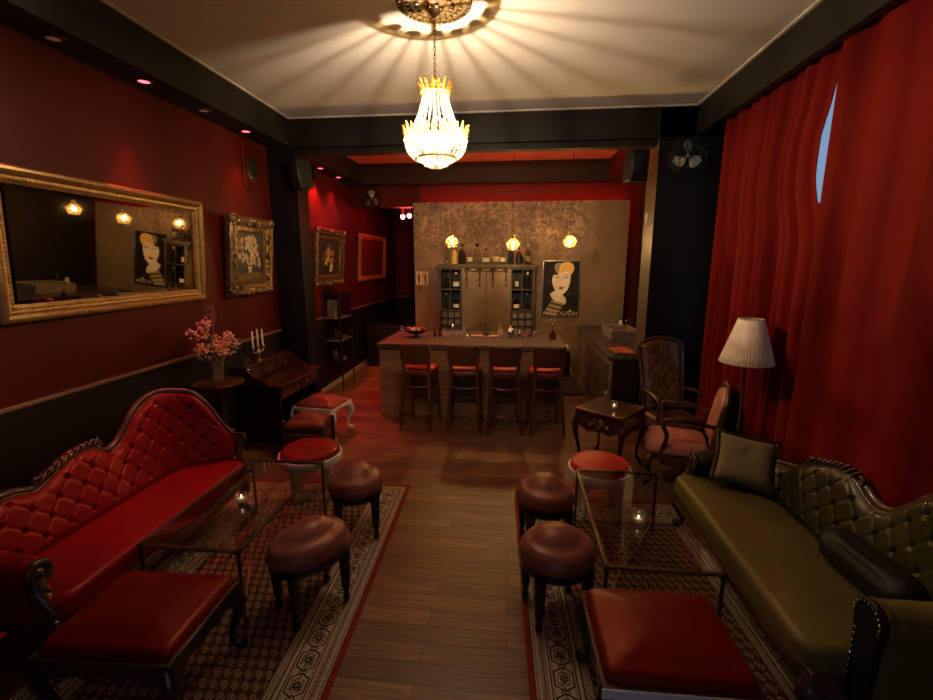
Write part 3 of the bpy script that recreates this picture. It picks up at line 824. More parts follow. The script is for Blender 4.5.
# glass tables ---------------------------------------------------------
def glass_table(label, loc, rz=0.0):
    t = thing('coffee_table', label, 'table', loc, rz)
    hx, hy, zt = .315, .585, .49
    f = MB(); r = .011
    for x0, x1, y0, y1 in ((-hx, hx, -hy, -hy + .022), (-hx, hx, hy - .022, hy), (-hx, -hx + .022, -hy, hy), (hx - .022, hx, -hy, hy)):
        f.box(x0, x1, y0, y1, zt - .02, zt)
    for k in range(40):       # beaded edge on the short sides
        for y in (-hy - .003, hy + .003): f.ball((-hx + .01 + k * (2 * hx - .02) / 39, y, zt - .008), .006, 6)
    build('table_frame', f, 'bronze_metal', t, bevel=.003)
    build('glass_top', bx(-hx + .012, hx - .012, -hy + .012, hy - .012, zt - .006, zt + .002), 'table_glass', t, smooth=False)
    for sx in (-1, 1):
        for sy in (-1, 1):
            m_ = MB().lathe([(.017, 0), (.017, .012), (.0105, .02), (.0105, .44), (.015, .455), (.011, .475)], 10, (sx * (hx - .014), sy * (hy - .014), 0))
            build('leg', m_, 'bronze_metal', t)
    s = MB()
    for sg in (-1, 1):
        s.tube(catmull([(sg * -(hx - .02), -(hy - .02), .10), (sg * -.16, -.26, .19), (sg * .0, .0, .16 + .008 * sg), (sg * .16, .26, .19), (sg * (hx - .02), hy - .02, .10)], 10), .006, 6)
        s.tube(catmull([(sg * .25, -.10, .20), (sg * .07, .05, .15), (sg * .03, .25, .17), (sg * .20, .42, .14)], 8), .004, 6)
    build('curved_stretcher', s, 'brass', t)
    return t
glass_table('low glass coffee table with thin bronze frame before the red sofa', (-1.825, 2.71, .0095), radians(0))
glass_table('low glass coffee table with thin bronze frame before the green sofa', (.83, 2.795, .0095), radians(0))

# benches ---------------------------------------------------------------
def bench(label, loc, rz, frame, rail, legm, hx, hy, lip, front=None):
    t = thing('upholstered_bench', label, 'bench', loc, rz)
    build('cushion', MB().pad(hx - .008, hy - .008, .05, .36, .462, .05, .045, nr=9), 'bench_velvet', t, angle=80)
    a = MB(); n = 30
    def scallop(L, k):
        o = [(-L, .40), (-L, .30)]
        for i in range(k + 1):
            s = -1 + 2 * i / k
            o.append((s * (L - .02), .315 + .012 * cos(s * pi * 4) - .02 * (abs(s) ** 6)))
        return o + [(L, .30), (L, .40)]
    for sy in (-1, 1):
        a.prism(scallop(hx, n), sy * hy - (.02 if sy > 0 else 0), sy * hy + (.02 if sy < 0 else 0), 'y')
    for sx in (-1, 1):
        a.prism(scallop(hy, n), sx * hx - (.02 if sx > 0 else 0), sx * hx + (.02 if sx < 0 else 0), 'x')
    build('apron', a, frame, t, smooth=False)
    m_ = MB()
    for q in ((-hx - .006, hx + .006, -hy - .006, -hy + .016), (-hx - .006, hx + .006, hy - .016, hy + .006), (-hx - .006, -hx + .016, -hy, hy), (hx - .016, hx + .006, -hy, hy)):
        m_.box(q[0], q[1], q[2], q[3], .40 - lip, .405)
    build('edge_moulding', m_, rail, t, bevel=.004)
    if front: build('daylit_front_rail', bx(-hx - .008, hx + .008, -hy - .012, -hy - .004, .355, .402), front, t, bevel=.003)  # pale strip stands in for daylight reflected off the front rail
    for sx in (-1, 1):
        for sy in (-1, 1):
            build('leg', cabriole(MB(), sx * (hx - .035), sy * (hy - .035), .37, sx * .05, sy * .05, .036, .03), legm, t, angle=80)
    return t
bench('dark red upholstered bench with black carved legs beside the red sofa', (-1.755, 1.735, .0095), radians(2), 'black_wood', 'carved_walnut', 'black_wood', .315, .265, .010)
bench('dark red upholstered bench with pale daylit front edge near the green sofa', (.705, 1.85, .0095), radians(1), 'black_wood', 'carved_walnut', 'black_wood', .315, .27, .010, 'white_paint')

# mauve stools -------------------------------------------------------------
def mauve_stool(label, hx, hy, loc, rz):
    t = thing('footstool', label, 'stool', loc, rz, None)
    build('seat', MB().pad(hx, hy, None, .385, .50, .065, .075, bulge=.012), 'mauve_satin', t, angle=180)
    build('apron', MB().lathe([(.93, .325), (.985, .335), (.985, .385), (.95, .395)], 40, sx=hx, sy=hy), 'black_wood', t, angle=50)
    for sx in (-1, 1):
        for sy in (-1, 1):
            l = MB().lathe([(.013, 0), (.02, .012), (.024, .035), (.014, .06), (.018, .075), (.026, .11), (.03, .18), (.034, .25), (.03, .27), (.036, .285), (.036, .36)], 14, (sx * hx * .66, sy * hy * .66, 0))
            build('leg', l, 'black_wood', t, angle=50)
    return t
mauve_stool('oval mauve satin footstool with black turned legs beside the glass table nearest the red bench', .185, .245, (-1.20, 2.335, .0095), radians(-38))
mauve_stool('round mauve satin footstool with black turned legs standing behind the oval one', .205, .21, (-1.185, 3.12, .0095), radians(20))
mauve_stool('mauve satin footstool by the green sofa rug, partly hidden behind another one', .205, .21, (.262, 3.08, .0095), radians(10))
mauve_stool('mauve satin footstool by the green sofa rug, touching the pale-edged bench', .215, .205, (.285, 2.43, .0095), radians(15))

# white-legged round stools -------------------------------------------------
def white_stool(label, fab, r, loc, rz, zs):
    t = thing('round_stool', label, 'stool', loc, rz)
    build('seat', MB().pad(r * .93, r * .93, None, zs - .075, zs - .005, .045, .045, bulge=.004), fab, t, angle=180)
    build('apron', MB().lathe([(.93, zs - .135), (1.0, zs - .13), (1.03, zs - .085), (1.0, zs - .062), (.92, zs - .06)], 40, sx=r, sy=r), 'white_paint', t, angle=50)
    for k in range(4):
        a = pi / 4 + k * pi / 2; x, y = r * .74 * cos(a), r * .74 * sin(a)
        l = MB().lathe([(.018, 0), (.024, .01), (.020, .05), (.024, .07), (.028, .2), (.03, zs - .19), (.036, zs - .18), (.036, zs - .085)], 12, (x, y, 0))
        build('leg', l, 'white_paint', t, angle=50)
    return t
white_stool('round crimson stool with white painted legs behind the glass table of the red sofa', 'crimson_velvet', .275, (-1.80, 3.66, .0095), radians(20), .46)
white_stool('round scarlet stool with white painted legs behind the glass table of the green sofa', 'scarlet_velvet', .255, (.745, 3.60, .0095), radians(5), .475)

# dark stool with corner post --------------------------------------------------
t = thing('dark_stool', 'dark wooden stool with domed red cushion and silver edge strip beside the desk', 'stool', (-2.20, 4.47, 0), radians(5))
build('cushion', MB().pad(.205, .18, .06, .375, .44, .055, .06), 'dusky_velvet', t, angle=180)
build('case', bx(-.21, .21, -.185, .185, .17, .375), 'black_wood', t, bevel=.008)
build('edge_strip', bx(-.212, .212, -.192, -.185, .305, .315), 'steel', t)
build('keyhole_plate', MB().lathe([(.012, 0), (.012, .004)], 10, T=Matrix.Translation((0, -.187, .27)) @ Matrix.Rotation(pi / 2, 4, 'X')), 'steel', t)
for sx in (-1, 1):
    for sy in (-1, 1):
        hgt = .44 if sx < 0 else .375
        l = MB().lathe([(.016, 0), (.022, .02), (.018, .06), (.024, .12), (.024, hgt - .03), (.018, hgt - .02), (.026, hgt), (.018, hgt + .025), (.004, hgt + .035)], 12, (sx * .205, sy * .18, 0))
        build('leg', l, 'black_wood', t, angle=50)

# white cabriole stool
t = thing('cabriole_stool', 'red upholstered stool with white curved legs standing behind the dark stool', 'stool', (-2.31, 5.10, 0), radians(-8))
build('cushion', MB().pad(.26, .215, .05, .39, .445, .05, .065), 'dusky_velvet', t, angle=180)
ap = MB()
for sy in (-1, 1):
    ap.prism([(-.265, .40), (-.265, .33)] + [(-.24 + .48 * i / 16, .345 + .02 * sin(pi * i / 16)) for i in range(17)] + [(.265, .33), (.265, .40)], sy * .22 - .012, sy * .22 + .012, 'y')
for sx in (-1, 1):
    ap.prism([(-.21, .40), (-.21, .33)] + [(-.19 + .38 * i / 16, .345 + .02 * sin(pi * i / 16)) for i in range(17)] + [(.21, .33), (.21, .40)], sx * .255 - .012, sx * .255 + .012, 'x')
build('apron', ap, 'white_paint', t, smooth=False)
for sx in (-1, 1):
    for sy in (-1, 1):
        build('leg', cabriole(MB(), sx * .235, sy * .195, .37, sx * .06, sy * .05, .036, .03), 'white_paint', t, angle=80)

# bar stools -------------------------------------------------------------------
def bar_stool(label, loc, rz):
    t = thing('bar_stool', label, 'bar stool', loc, rz)
    # local: back of the stool towards -y (the viewer), seat towards +y
    build('seat', MB().pad(.195, .175, .07, .755, .80, .03, .012, (0, .05)), 'seat_red_leather', t, angle=180)
    build('seat_frame', bx(-.175, .175, -.165, .20, .70, .757), 'stool_wood', t, bevel=.01)
    bp = MB()
    def fb(sg):
        def fn(u, v):
            a = u * 2 - 1
            wdt = .155 + .045 * v
            z = .855 + .255 * v + (0.012 * a * a * v - .006 * v)
            return (a * wdt, -.20 - .055 * v - .035 * (1 - a * a) + sg * .011, z)
        return fn
    bp.sheet(fb(-1), 14, 8); bp.sheet(fb(1), 14, 8)
    n = 14
    top = [fb(-1)(i / n, 1) for i in range(n + 1)], [fb(1)(i / n, 1) for i in range(n + 1)]
    bot = [fb(-1)(i / n, 0) for i in range(n + 1)], [fb(1)(i / n, 0) for i in range(n + 1)]
    for A, B in (top, bot):
        bp.sheet(lambda u, v, A=A, B=B: A[round(u * n)] if v < .5 else B[round(u * n)], n, 1)
    for uu in (0, 1):
        A = [fb(-1)(uu, j / 8) for j in range(9)]; B = [fb(1)(uu, j / 8) for j in range(9)]
        bp.sheet(lambda u, v, A=A, B=B: A[round(u * 8)] if v < .5 else B[round(u * 8)], 8, 1)
    build('backrest', bp, 'stool_wood', t, angle=45)
    for sx in (-1, 1):
        P = catmull([(sx * .205, -.255, 0), (sx * .185, -.215, .30), (sx * .165, -.19, .60), (sx * .158, -.185, .75), (sx * .168, -.205, .90), (sx * .19, -.245, 1.08)], 6)
        build('leg', MB().tube(P, [.020 + .004 * sin(i / len(P) * pi) for i in range(len(P))], 10), 'stool_wood', t, angle=80)
        P = catmull([(sx * .195, .205, 0), (sx * .18, .185, .35), (sx * .165, .17, .70)], 6)
        build('leg', MB().tube(P, .020, 10), 'stool_wood', t, angle=80)
    r_ = MB()
    r_.tube(catmull([(-.178, -.205, .585), (0, -.245, .565), (.178, -.205, .585)], 6), .013, 8)
    r_.tube(catmull([(-.19, -.225, .245), (0, -.285, .235), (.19, -.225, .245)], 6), .013, 8)
    r_.tube([(-.18, .19, .33), (.18, .19, .33)], .016, 8)
    for sx in (-1, 1):
        r_.tube([(sx * .19, -.22, .30), (sx * .187, .195, .30)], .012, 8)
        r_.tube([(sx * .178, -.2, .50), (sx * .178, .18, .50)], .011, 8)
    r_.box(-.165, .165, .165, .185, .41, .47)
    build('stretcher', r_, 'stool_wood', t, angle=60)
    return t
b0 = bar_stool('dark wooden bar stool with red seat, in front of the fruit bowl', (-1.165, 5.55, 0), radians(-7))
dup(b0, (-.592, 5.55, 0), radians(1), 'dark wooden bar stool with red seat, second along from the fruit bowl')
dup(b0, (-.095, 5.55, 0), radians(3), 'dark wooden bar stool with red seat, third along from the fruit bowl')
dup(b0, (.42, 5.55, 0), radians(6), 'dark wooden bar stool with red seat, at the bar end near the poster')

# brown leather armchair ---------------------------------------------------------
t = thing('leather_armchair', 'brown tufted leather armchair with carved wooden frame beside the ornate side table', 'armchair', (1.80, 4.99, 0), radians(12)); t.scale = (.93, .93, 1.0)
# local: faces -y
lo, L1 = path_fn([(-.235, .21, .42), (0, .235, .42), (.235, .21, .42)])
tp, L2 = path_fn([(-.255, .40, 1.14), (-.17, .415, 1.19), (0, .425, 1.215), (.17, .415, 1.19), (.255, .40, 1.14)])
def lo_(u): 
    return lo(u)
def tp_(u):
    return tp(u)
mb = MB(); tufted(mb, lo_, tp_, 90, 110, .5, .85, .066, .080, .044, .05)
build('backrest', mb, 'brown_leather', t, angle=180)
fr = MB()
P = catmull([(-.255, .225, .42), (-.265, .30, .75), (-.285, .40, 1.08), (-.275, .415, 1.16), (-.18, .43, 1.21), (0, .44, 1.235), (.18, .43, 1.21), (.275, .415, 1.16), (.285, .40, 1.08), (.265, .30, .75), (.255, .225, .42)], 8)
fr.tube(P, .022, 10)
build('back_frame', fr, 'carved_walnut', t, angle=80)
build('seat', MB().pad(.28, .28, .06, .33, .43, .05, .02, (0, -.05)), 'brown_leather', t, angle=180)
build('seat_rail', bx(-.285, .285, -.32, .24, .27, .345), 'carved_walnut', t, bevel=.012)
for sx in (-1, 1):
    a = MB().tube(catmull([(sx * .27, .26, .66), (sx * .30, .10, .68), (sx * .315, -.12, .67), (sx * .315, -.19, .64), (sx * .30, -.20, .58), (sx * .285, -.16, .46), (sx * .275, -.16, .33)], 8), .021, 10)
    build('arm', a, 'carved_walnut', t, angle=80)
    build('leg', cabriole(MB(), sx * .25, -.28, .30, sx * .05, -.05, .034, .027), 'carved_walnut', t, angle=80)
    build('leg', MB().tube([(sx * .24, .22, .30), (sx * .25, .28, 0)], [.028, .02], 10), 'carved_walnut', t)

# rose armchair ---------------------------------------------------------------------
t = thing('rose_armchair', 'rose upholstered armchair with open carved wooden arms beside the pleated floor lamp', 'armchair', (1.66, 4.33, 0), radians(-106))
# local: faces -y; rotated so it faces the tables
lo, _ = path_fn([(-.22, .22, .43), (0, .245, .43), (.22, .22, .43)])
tp, _ = path_fn([(-.20, .30, .86), (-.12, .32, .935), (0, .325, .955), (.12, .32, .935), (.20, .30, .86)])
mb = MB(); tufted(mb, lo, tp, 40, 24, .45, .5, 0.16, 0.18, .035, .06)
build('backrest', mb, 'rose_fabric', t, angle=180)
fr = MB().tube(catmull([(-.225, .235, .30), (-.225, .245, .43), (-.225, .285, .70), (-.21, .315, .87), (-.12, .335, .955), (0, .34, .985), (.12, .335, .955), (.21, .315, .87), (.225, .285, .70), (.225, .245, .43), (.225, .235, .30)], 8), .024, 10)
fr.ball((0, .335, .995), .035, 10, sx=1.6)
bk = MB()
build('back_frame', fr, 'carved_walnut', t, angle=80)
build('seat', MB().pad(.27, .27, .08, .33, .44, .06, .035, (0, -.05), bulge=.01), 'rose_fabric', t, angle=180)
build('seat_rail', bx(-.265, .265, -.30, .24, .265, .345), 'carved_walnut', t, bevel=.014)
for sx in (-1, 1):
    a = MB().tube(catmull([(sx * .235, .29, .63), (sx * .27, .12, .665), (sx * .285, -.08, .68), (sx * .285, -.17, .67), (sx * .275, -.185, .61), (sx * .265, -.15, .50), (sx * .26, -.20, .33)], 8), .021, 10)
    a.ball((sx * .285, -.175, .672), .026, 10)
    build('arm', a, 'carved_walnut', t, angle=80)
    build('arm_pad', MB().tube(catmull([(sx * .262, .16, .675), (sx * .282, .03, .697), (sx * .286, -.08, .697)], 6), [.012] + [.024] * 11 + [.012], 10), 'dark_mahogany', t, angle=80)
    build('leg', cabriole(MB(), sx * .24, -.27, .30, sx * .05, -.06, .034, .027), 'carved_walnut', t, angle=80)
    build('leg', MB().tube([(sx * .22, .22, .30), (sx * .23, .30, 0)], [.028, .02], 10), 'carved_walnut', t)
# ================================================================== WALL PIECES
def frame_profile(mb, W, Hh, prof, mi=0):
    """rectangular frame in the local yz plane (x = out of the wall); prof = [(inset, out)]"""
    rings = []
    for ins, out in prof:
        rings.append([(out, -W + ins, -Hh + ins), (out, W - ins, -Hh + ins), (out, W - ins, Hh - ins), (out, -W + ins, Hh - ins)])
    vs = [p for r in rings for p in r]; fs = []
    for k in range(len(rings) - 1):
        for i in range(4):
            j = (i + 1) % 4
            fs.append((k * 4 + i, k * 4 + j, (k + 1) * 4 + j, (k + 1) * 4 + i))
    mb.add(vs, fs, mi)

def hang(t, lean):
    t.rotation_euler = (0, lean, 0)

# mirror
t = thing('wall_mirror', 'wide gilt-framed mirror hanging on the red wall above the red sofa', 'mirror', (-3.03, 3.26, 2.20)); t.rotation_euler = (0, radians(3.9), radians(.95))
mb = MB(); frame_profile(mb, .925, .465, [(0, 0), (0, .05), (.012, .062), (.03, .066), (.05, .056), (.062, .040), (.08, .036), (.095, .030), (.108, .024), (.108, 0)])
build('frame', mb, 'gilt', t, angle=25)
mb = MB()
for k in range(70):
    for z in (-.382, .382): mb.ball((.036, -.84 + 1.68 * k / 69, z), .0075, 6)
for k in range(30):
    for y in (-.842, .842): mb.ball((.036, y, -.37 + .74 * k / 29), .0075, 6)
build('beading', mb, 'gilt', t, angle=180)
mb = MB(); mb.box(0.0, .016, -.82, .82, -.36, .36)
o = build('mirror_pane', mb, 'mirror_silver', t, smooth=False)
bv = MB(); frame_profile(bv, .82, .36, [(0, .0165), (.028, .0185)])
build('bevelled_edge', bv, 'mirror_silver', t, smooth=False)

# ornate paintings
def ornate_painting(label, loc, W, Hh, lean, seed, still):
    rnd = random.Random(seed)
    t = thing('painting', label, 'painting', loc); hang(t, lean)
    mb = MB(); fw = .17
    frame_profile(mb, W, Hh, [(0, 0), (0, .05), (.02, .07), (.06, .055), (.11, .035), (.15, .042), (fw, .03), (fw, 0)])
    build('frame', mb, 'antique_gilt', t, angle=30)
    c = MB()
    def swirl(y, z, r, a):
        c.tube(spiral((.055, y, z), r, r * .2, 1.2, a, 'yz', 16, rnd.choice((1, -1))), [.015 - .0006 * i for i in range(17)], 6)
    nW = int(W * 2 / .09); nH = int(Hh * 2 / .09)
    for i in range(nW):
        y = -W + .05 + (2 * W - .1) * (i + .5) / nW
        for z in (-Hh + .055, Hh - .055): swirl(y, z + rnd.uniform(-.015, .015), rnd.uniform(.028, .045), rnd.random() * 6)
    for i in range(nH):
        z = -Hh + .05 + (2 * Hh - .1) * (i + .5) / nH
        for y in (-W + .055, W - .055): swirl(y + rnd.uniform(-.012, .012), z, rnd.uniform(.028, .045), rnd.random() * 6)
    for y in (-W + .04, W - .04):
        for z in (-Hh + .04, Hh - .04):
            c.ball((.06, y, z), .045, 10, sx=.6); swirl(y * .93, z, .05, 1); swirl(y, z * .93, .05, 3)
    for y in (0,):
        for z in (-Hh + .04, Hh - .04): c.ball((.06, y, z), .05, 10, sx=.5, sy=1.6)
    build('frame_carving', c, 'antique_gilt', t, angle=80)
    build('canvas', bx(0, .02, -W + fw - .005, W - fw + .005, -Hh + fw - .005, Hh - fw + .005), 'canvas_dark', t)
    a, b = W - fw, Hh - fw
    f = MB()
    if still:
        build('painted_table', bx(.0205, .0215, -a, a, -b, -b * .72), 'antique_gilt', t)
        for i in range(95):
            q = rnd.random(); y = rnd.gauss(0, .42 * a * (1 - .35 * q)); z = -b * .42 + q * b * 1.25
            y = max(-a * .8, min(a * .8, y))
            r = rnd.uniform(.018, .034)
            f.ball((.021, y, z), r, 9, mi=rnd.choice((0, 0, 0, 1, 2)), sx=.06)
        f.tube([(.0215, .0, -b * .72), (.0215, 0, -b * .58), (.0215, 0, -b * .45)], [.045, .02, .05], 10, 0, flat=1)
        for v in range(0): pass
    else:
        for cy, cz, ry, rz_, mi in ((-.03, .10, .15, .12, 0), (.09, .02, .11, .16, 1), (-.06, -.06, .12, .10, 0), (.06, -.14, .07, .12, 0), (.0, .2, .10, .06, 2), (-.14, .0, .06, .16, 2)):
            for k in range(9):
                f.ball((.021, cy * a / .25 * 1 + rnd.uniform(-.5, .5) * ry, cz * b / .28 + rnd.uniform(-.5, .5) * rz_), rnd.uniform(.02, .05), 9, mi=mi, sx=.06, sy=rnd.uniform(.6, 1.6))
    # keep the painted shapes thin against the canvas
    f.v = [(0.0205 + min(.002, max(0, (p[0] - .0205) * .3)), max(-a, min(a, p[1])), max(-b, min(b, p[2]))) for p in f.v]
    build('painted_bouquet' if still else 'painted_figures', f, ['blossom_cream', 'blossom_rust', 'leaf_dark'], t, angle=180)
ornate_painting('still life of pale flowers in carved gilt frame beside the black pilaster', (-2.985, 4.91, 2.165), .415, .425, radians(5.5), 4, True)
ornate_painting('dim gilt-framed figure painting above the glass display cabinet', (-2.985, 7.15, 2.17), .57, .445, radians(5.5), 9, False)
t = thing('empty_frame', 'plain red-lit picture frame with an empty red panel near the wall lamps', 'picture frame', (-3.035, 9.6, 2.19)); hang(t, radians(3))
mb = MB(); frame_profile(mb, .90, .465, [(0, 0), (0, .05), (.015, .06), (.05, .055), (.08, .03), (.10, .025), (.10, 0)])
build('frame', mb, 'red_frame_paint', t, angle=25)
build('panel', bx(0, .012, -.82, .82, -.38, .38), 'picture_red', t)

# flush wall speaker
t = thing('flush_wall_speaker', 'round flush wall speaker high on the red wall above the flower painting', 'speaker', (-3.05, 5.22, 3.16))
build('mount_plate', bx(0, .02, -.17, .17, -.23, .23), 'red_plaster', t, bevel=.008)
Ty = Matrix.Rotation(pi / 2, 4, 'Y')
build('grille', MB().lathe([(.125, .02), (.13, .03), (.115, .035), (.03, .042), (.001, .043)], 28, T=Ty), 'bronze_metal', t)

def box_speaker(label, loc, rz, tilt):
    t = thing('wall_speaker', label, 'speaker', loc, rz); t.rotation_euler = (tilt, 0, rz)
    build('cabinet', bx(-.105, .105, -.02, .17, -.165, .165), 'black_plastic', t, bevel=.012)
    g = MB().sheet(lambda u, v: (-.098 + .196 * u, -.022 - .022 * sin(pi * u), -.155 + .31 * v), 12, 2)
    build('grille', g, 'black_plastic', t, solid=.004)
    build('badge', bx(.02, .05, -.047, -.041, -.135, -.122), 'steel', t)
    b = MB().tube([(0, .17, 0), (0, .26, .02)], .018, 8); b.box(-.04, .04, .25, .262, -.05, .09)
    build('bracket', b, 'black_iron', t)
box_speaker('black box speaker mounted beside the ceiling beam above the bar sink', (1.36, 5.46, 3.15), radians(14), radians(4))
box_speaker('black box speaker mounted by the black pilaster above the red sofa side', (-2.62, 5.43, 3.12), radians(-30), radians(7))
# wall fans
def wall_fan(label, loc, rz, rr, tilt=0.0):
    t = thing('wall_fan', label, 'fan', loc, rz); t.rotation_euler = (tilt, 0, rz)
    Tf = Matrix.Rotation(pi / 2, 4, 'X')
    c = MB()
    for k in range(3): 
        r = rr * (1 - .0 * k); y = -.10 + .05 * k
        c.tube([(r * cos(a * pi / 18), y, r * sin(a * pi / 18)) for a in range(37)], .004, 6)
    for k in range(20):
        a = k * pi / 10
        c.tube([(.03 * cos(a), -.115, .03 * sin(a)), (rr * .7 * cos(a), -.125, rr * .7 * sin(a)), (rr * cos(a), -.10, rr * sin(a)), (rr * cos(a), 0, rr * sin(a)), (rr * .3 * cos(a), .02, rr * .3 * sin(a))], .0018, 4)
    build('cage', c, 'black_iron', t, angle=80)
    for k in range(3):
        a0 = pi / 2 + k * 2 * pi / 3
        def fn(u, v, a0=a0):
            r = .028 + (rr * .86 - .028) * u
            wd = (.22 + .55 * sin(pi * min(1, u * .8 + .12))) * (1 if u < .85 else 1 - (u - .85) * 2.4)
            a = a0 + (v - .5) * 2 * wd * .78
            return (r * cos(a), -.045 - .045 * (v - .5), r * sin(a))
        build('blade', MB().sheet(fn, 10, 8), 'fan_metal', t, solid=.003, angle=180)
    build('hub', MB().lathe([(.03, -.01), (.034, .03), (.03, .075), (.012, .09), (.001, .091)], 16, T=Tf), 'steel', t)
    m_ = MB().lathe([(.05, -.09), (.055, -.02), (.05, .0)], 16, T=Tf); m_.tube([(0, .06, 0), (0, .09, -.03), (0, .145, -.06)], .015, 8); m_.box(-.04, .04, .13, .145, -.14, .02)
    build('motor_mount', m_, 'black_plastic', t)
wall_fan('wall fan with three grey blades mounted on the black column near the curtains', (1.835, 5.45, 3.225), radians(12), .19)
wall_fan('dark wall fan mounted on the red header near the red wall lamps', (-2.58, 8.365, 3.22), radians(-18), .185)

# ceiling red spots
def spot(label, loc, on, energy=0, aim=None, r=.05, group=None, size=70):
    t = thing('recessed_spotlight', label, 'spotlight', loc, 0, group)
    build('trim_ring', MB().lathe([(r * .82, -.001), (r * .84, -.010), (r * 1.25, -.006), (r * 1.3, 0), (r * .82, -.0005)], 22, cap=False), 'black_iron', t)
    build('lens', MB().lathe([(.001, -.0075), (r * .5, -.008), (r * .82, -.005), (r * .82, -.001)], 18), 'red_spot_lens' if on else 'dim_spot_lens', t)
    if on:
        l = light('spot_beam', 'SPOT', (0, 0, -.02), energy, (1.0, 0.07, 0.075), t, spot_size=radians(size), spot_blend=.55, shadow_soft_size=.03)
        d = Vector(aim) - Vector(loc); l.rotation_euler = d.to_track_quat('-Z', 'Y').to_euler()
        l['kind'] = 'helper'
    return t
spot('lit red ceiling spotlight in the soffit above the middle of the gilt mirror', (-2.885, 3.55, 3.48), True, 110, (-2.76, 3.25, 0.9), size=46)
spot('lit red ceiling spotlight in the soffit above the flower still life', (-2.89, 4.92, 3.48), True, 40, (-2.80, 4.92, 1.5), size=62)
spot('unlit red ceiling spotlight in the soffit above the near end of the gilt mirror', (-2.90, 2.86, 3.48), False)
spot('unlit red ceiling spotlight in the soffit between the two lit ones', (-2.885, 4.24, 3.48), False)
spot('lit red ceiling spotlight behind the beam above the figure painting, near the box speaker', (-2.91, 6.87, 3.48), True, 210, (-2.75, 6.95, 1.3), size=85)
spot('lit red ceiling spotlight behind the beam, the farther one by the wall fan', (-2.92, 7.60, 3.48), True, 85, (-2.3, 7.2, 0.0), size=85)
spot('lit red ceiling spotlight in the soffit above the near armrest of the red sofa', (-2.88, 2.15, 3.48), True, 60, (-2.80, 2.45, 0.8), size=36)

# red pendant cans in the corridor
for lab, x, y in (('small red glowing ceiling lamp in the corridor, the one farther from the concrete wall', -2.24, 9.2), ('small red glowing ceiling lamp in the corridor, the one next to the concrete wall', -2.06, 9.0)):
    t = thing('red_lamp', lab, 'lamp', (x, y, 3.46), 0)
    build('stem', MB().tube([(0, 0, 0), (0, 0, -.30)], .008, 8), 'black_iron', t)
    build('shade', MB().lathe([(.03, -.30), (.036, -.30), (.04, -.44), (.034, -.44), (.03, -.31)], 16, cap=False), 'red_frame_paint', t)
    build('bulb', MB().ball((0, 0, -.47), .045, 14), 'red_lamp_glow', t)
# red LED strips: on the ledge behind the big beam and behind the top of the concrete wall
t = thing('led_strip', 'red LED strip hidden on the ledge behind the black ceiling beam', 'light strip', (-.5, 5.76, 3.4445))
build('strip', bx(-1.85, 1.8, 0, .03, -.003, .003), 'red_led_bright', t)
t = thing('led_strip', 'red LED strip hidden behind the top edge of the concrete wall', 'light strip', (.06, 8.66, 2.98))
build('strip', bx(-1.85, 1.9, -.015, .015, -.006, .006), 'red_led', t)

# ================================================================== CHANDELIER
CHX, CHY = -.564, 3.347
t = thing('ceiling_medallion', 'round gilded plaster rosette on the ceiling around the chandelier hook', 'ceiling rosette', (CHX, CHY, 3.8))
build('rosette', MB().lathe([(.255, 0), (.252, -.014), (.24, -.020), (.228, -.012), (.215, -.016), (.19, -.022), (.17, -.014), (.15, -.026), (.135, -.018), (.10, -.030), (.08, -.022), (.06, -.034), (.001, -.036)], 48), 'medallion_gilt', t, angle=180)
lf = MB()
for k in range(40):
    a = k * pi / 20; lf.ball((.232 * cos(a), .232 * sin(a), -.020), .015, 8, sz=.6)
for k in range(24):
    a = k * pi / 12; lf.ball((.178 * cos(a), .178 * sin(a), -.022), .018, 8, sz=.5)
for k in range(16):
    a = k * pi / 8; lf.ball((.118 * cos(a), .118 * sin(a), -.028), .02, 8, sz=.5)
build('leaf_relief', lf, 'medallion_gilt', t, angle=180)

t = thing('chandelier', 'lit basket chandelier with gold leaf crowns and crystal strands below the rosette', 'chandelier', (CHX, CHY, 2.77))
c = MB().lathe([(.001, 1.0), (.05, .995), (.045, .97), (.02, .95), (.012, .93), (.001, .93)], 8)
for k in range(6):
    a = k * pi / 3; c.ball((.045 * cos(a), .045 * sin(a), .985), .018, 8, sz=.6)
build('canopy', c, 'brass', t, angle=60)
ch = MB()
nl = 15; z0 = .56; z1 = .935
for k in range(nl):
    z = z0 + (z1 - z0) * (k + .5) / nl; h2 = (z1 - z0) / nl * .62
    pl = [(cos(a * pi / 6) * .008, 0, z + sin(a * pi / 6) * h2) if k % 2 else (0, cos(a * pi / 6) * .008, z + sin(a * pi / 6) * h2) for a in range(13)]
    ch.tube(pl, .0028, 6)
build('chain', ch, 'bright_gold', t, angle=180)
def leaf_ring(r, z, n, h, w, flare):
    mb = MB()
    for k in range(n):
        a = 2 * pi * k / n
        R_ = Matrix.Rotation(a, 4, 'Z')
        prof = [(-1, 0), (-.8, .25), (-.95, .45), (-.55, .6), (-.6, .75), (0, 1.0), (.6, .75), (.55, .6), (.95, .45), (.8, .25), (1, 0)]
        hk = h * (1.0 if k % 2 == 0 else .82)
        front = [(r + flare * (q[1] ** 1.5) + .003, q[0] * w, z + q[1] * hk) for q in prof]
        backp = [(x - .006, y, zz) for x, y, zz in front]
        m = len(prof)
        mb.add(front + backp, [tuple(range(m)), tuple(range(2 * m - 1, m - 1, -1))] + [(i, (i + 1) % m, m + (i + 1) % m, m + i) for i in range(m)], 0, R_)
        mb.ball((r + flare * .4 + .006, 0, z + hk * .45), .008, 6, T=R_)
        mb.ball((r + flare + .003, 0, z + hk), .006, 6, T=R_)
    return mb
def band(r, z, h):
    return MB().lathe([(r - .004, z - h), (r + .005, z - h), (r + .009, z - h * .5), (r + .005, z), (r - .004, z)], 48, cap=False)
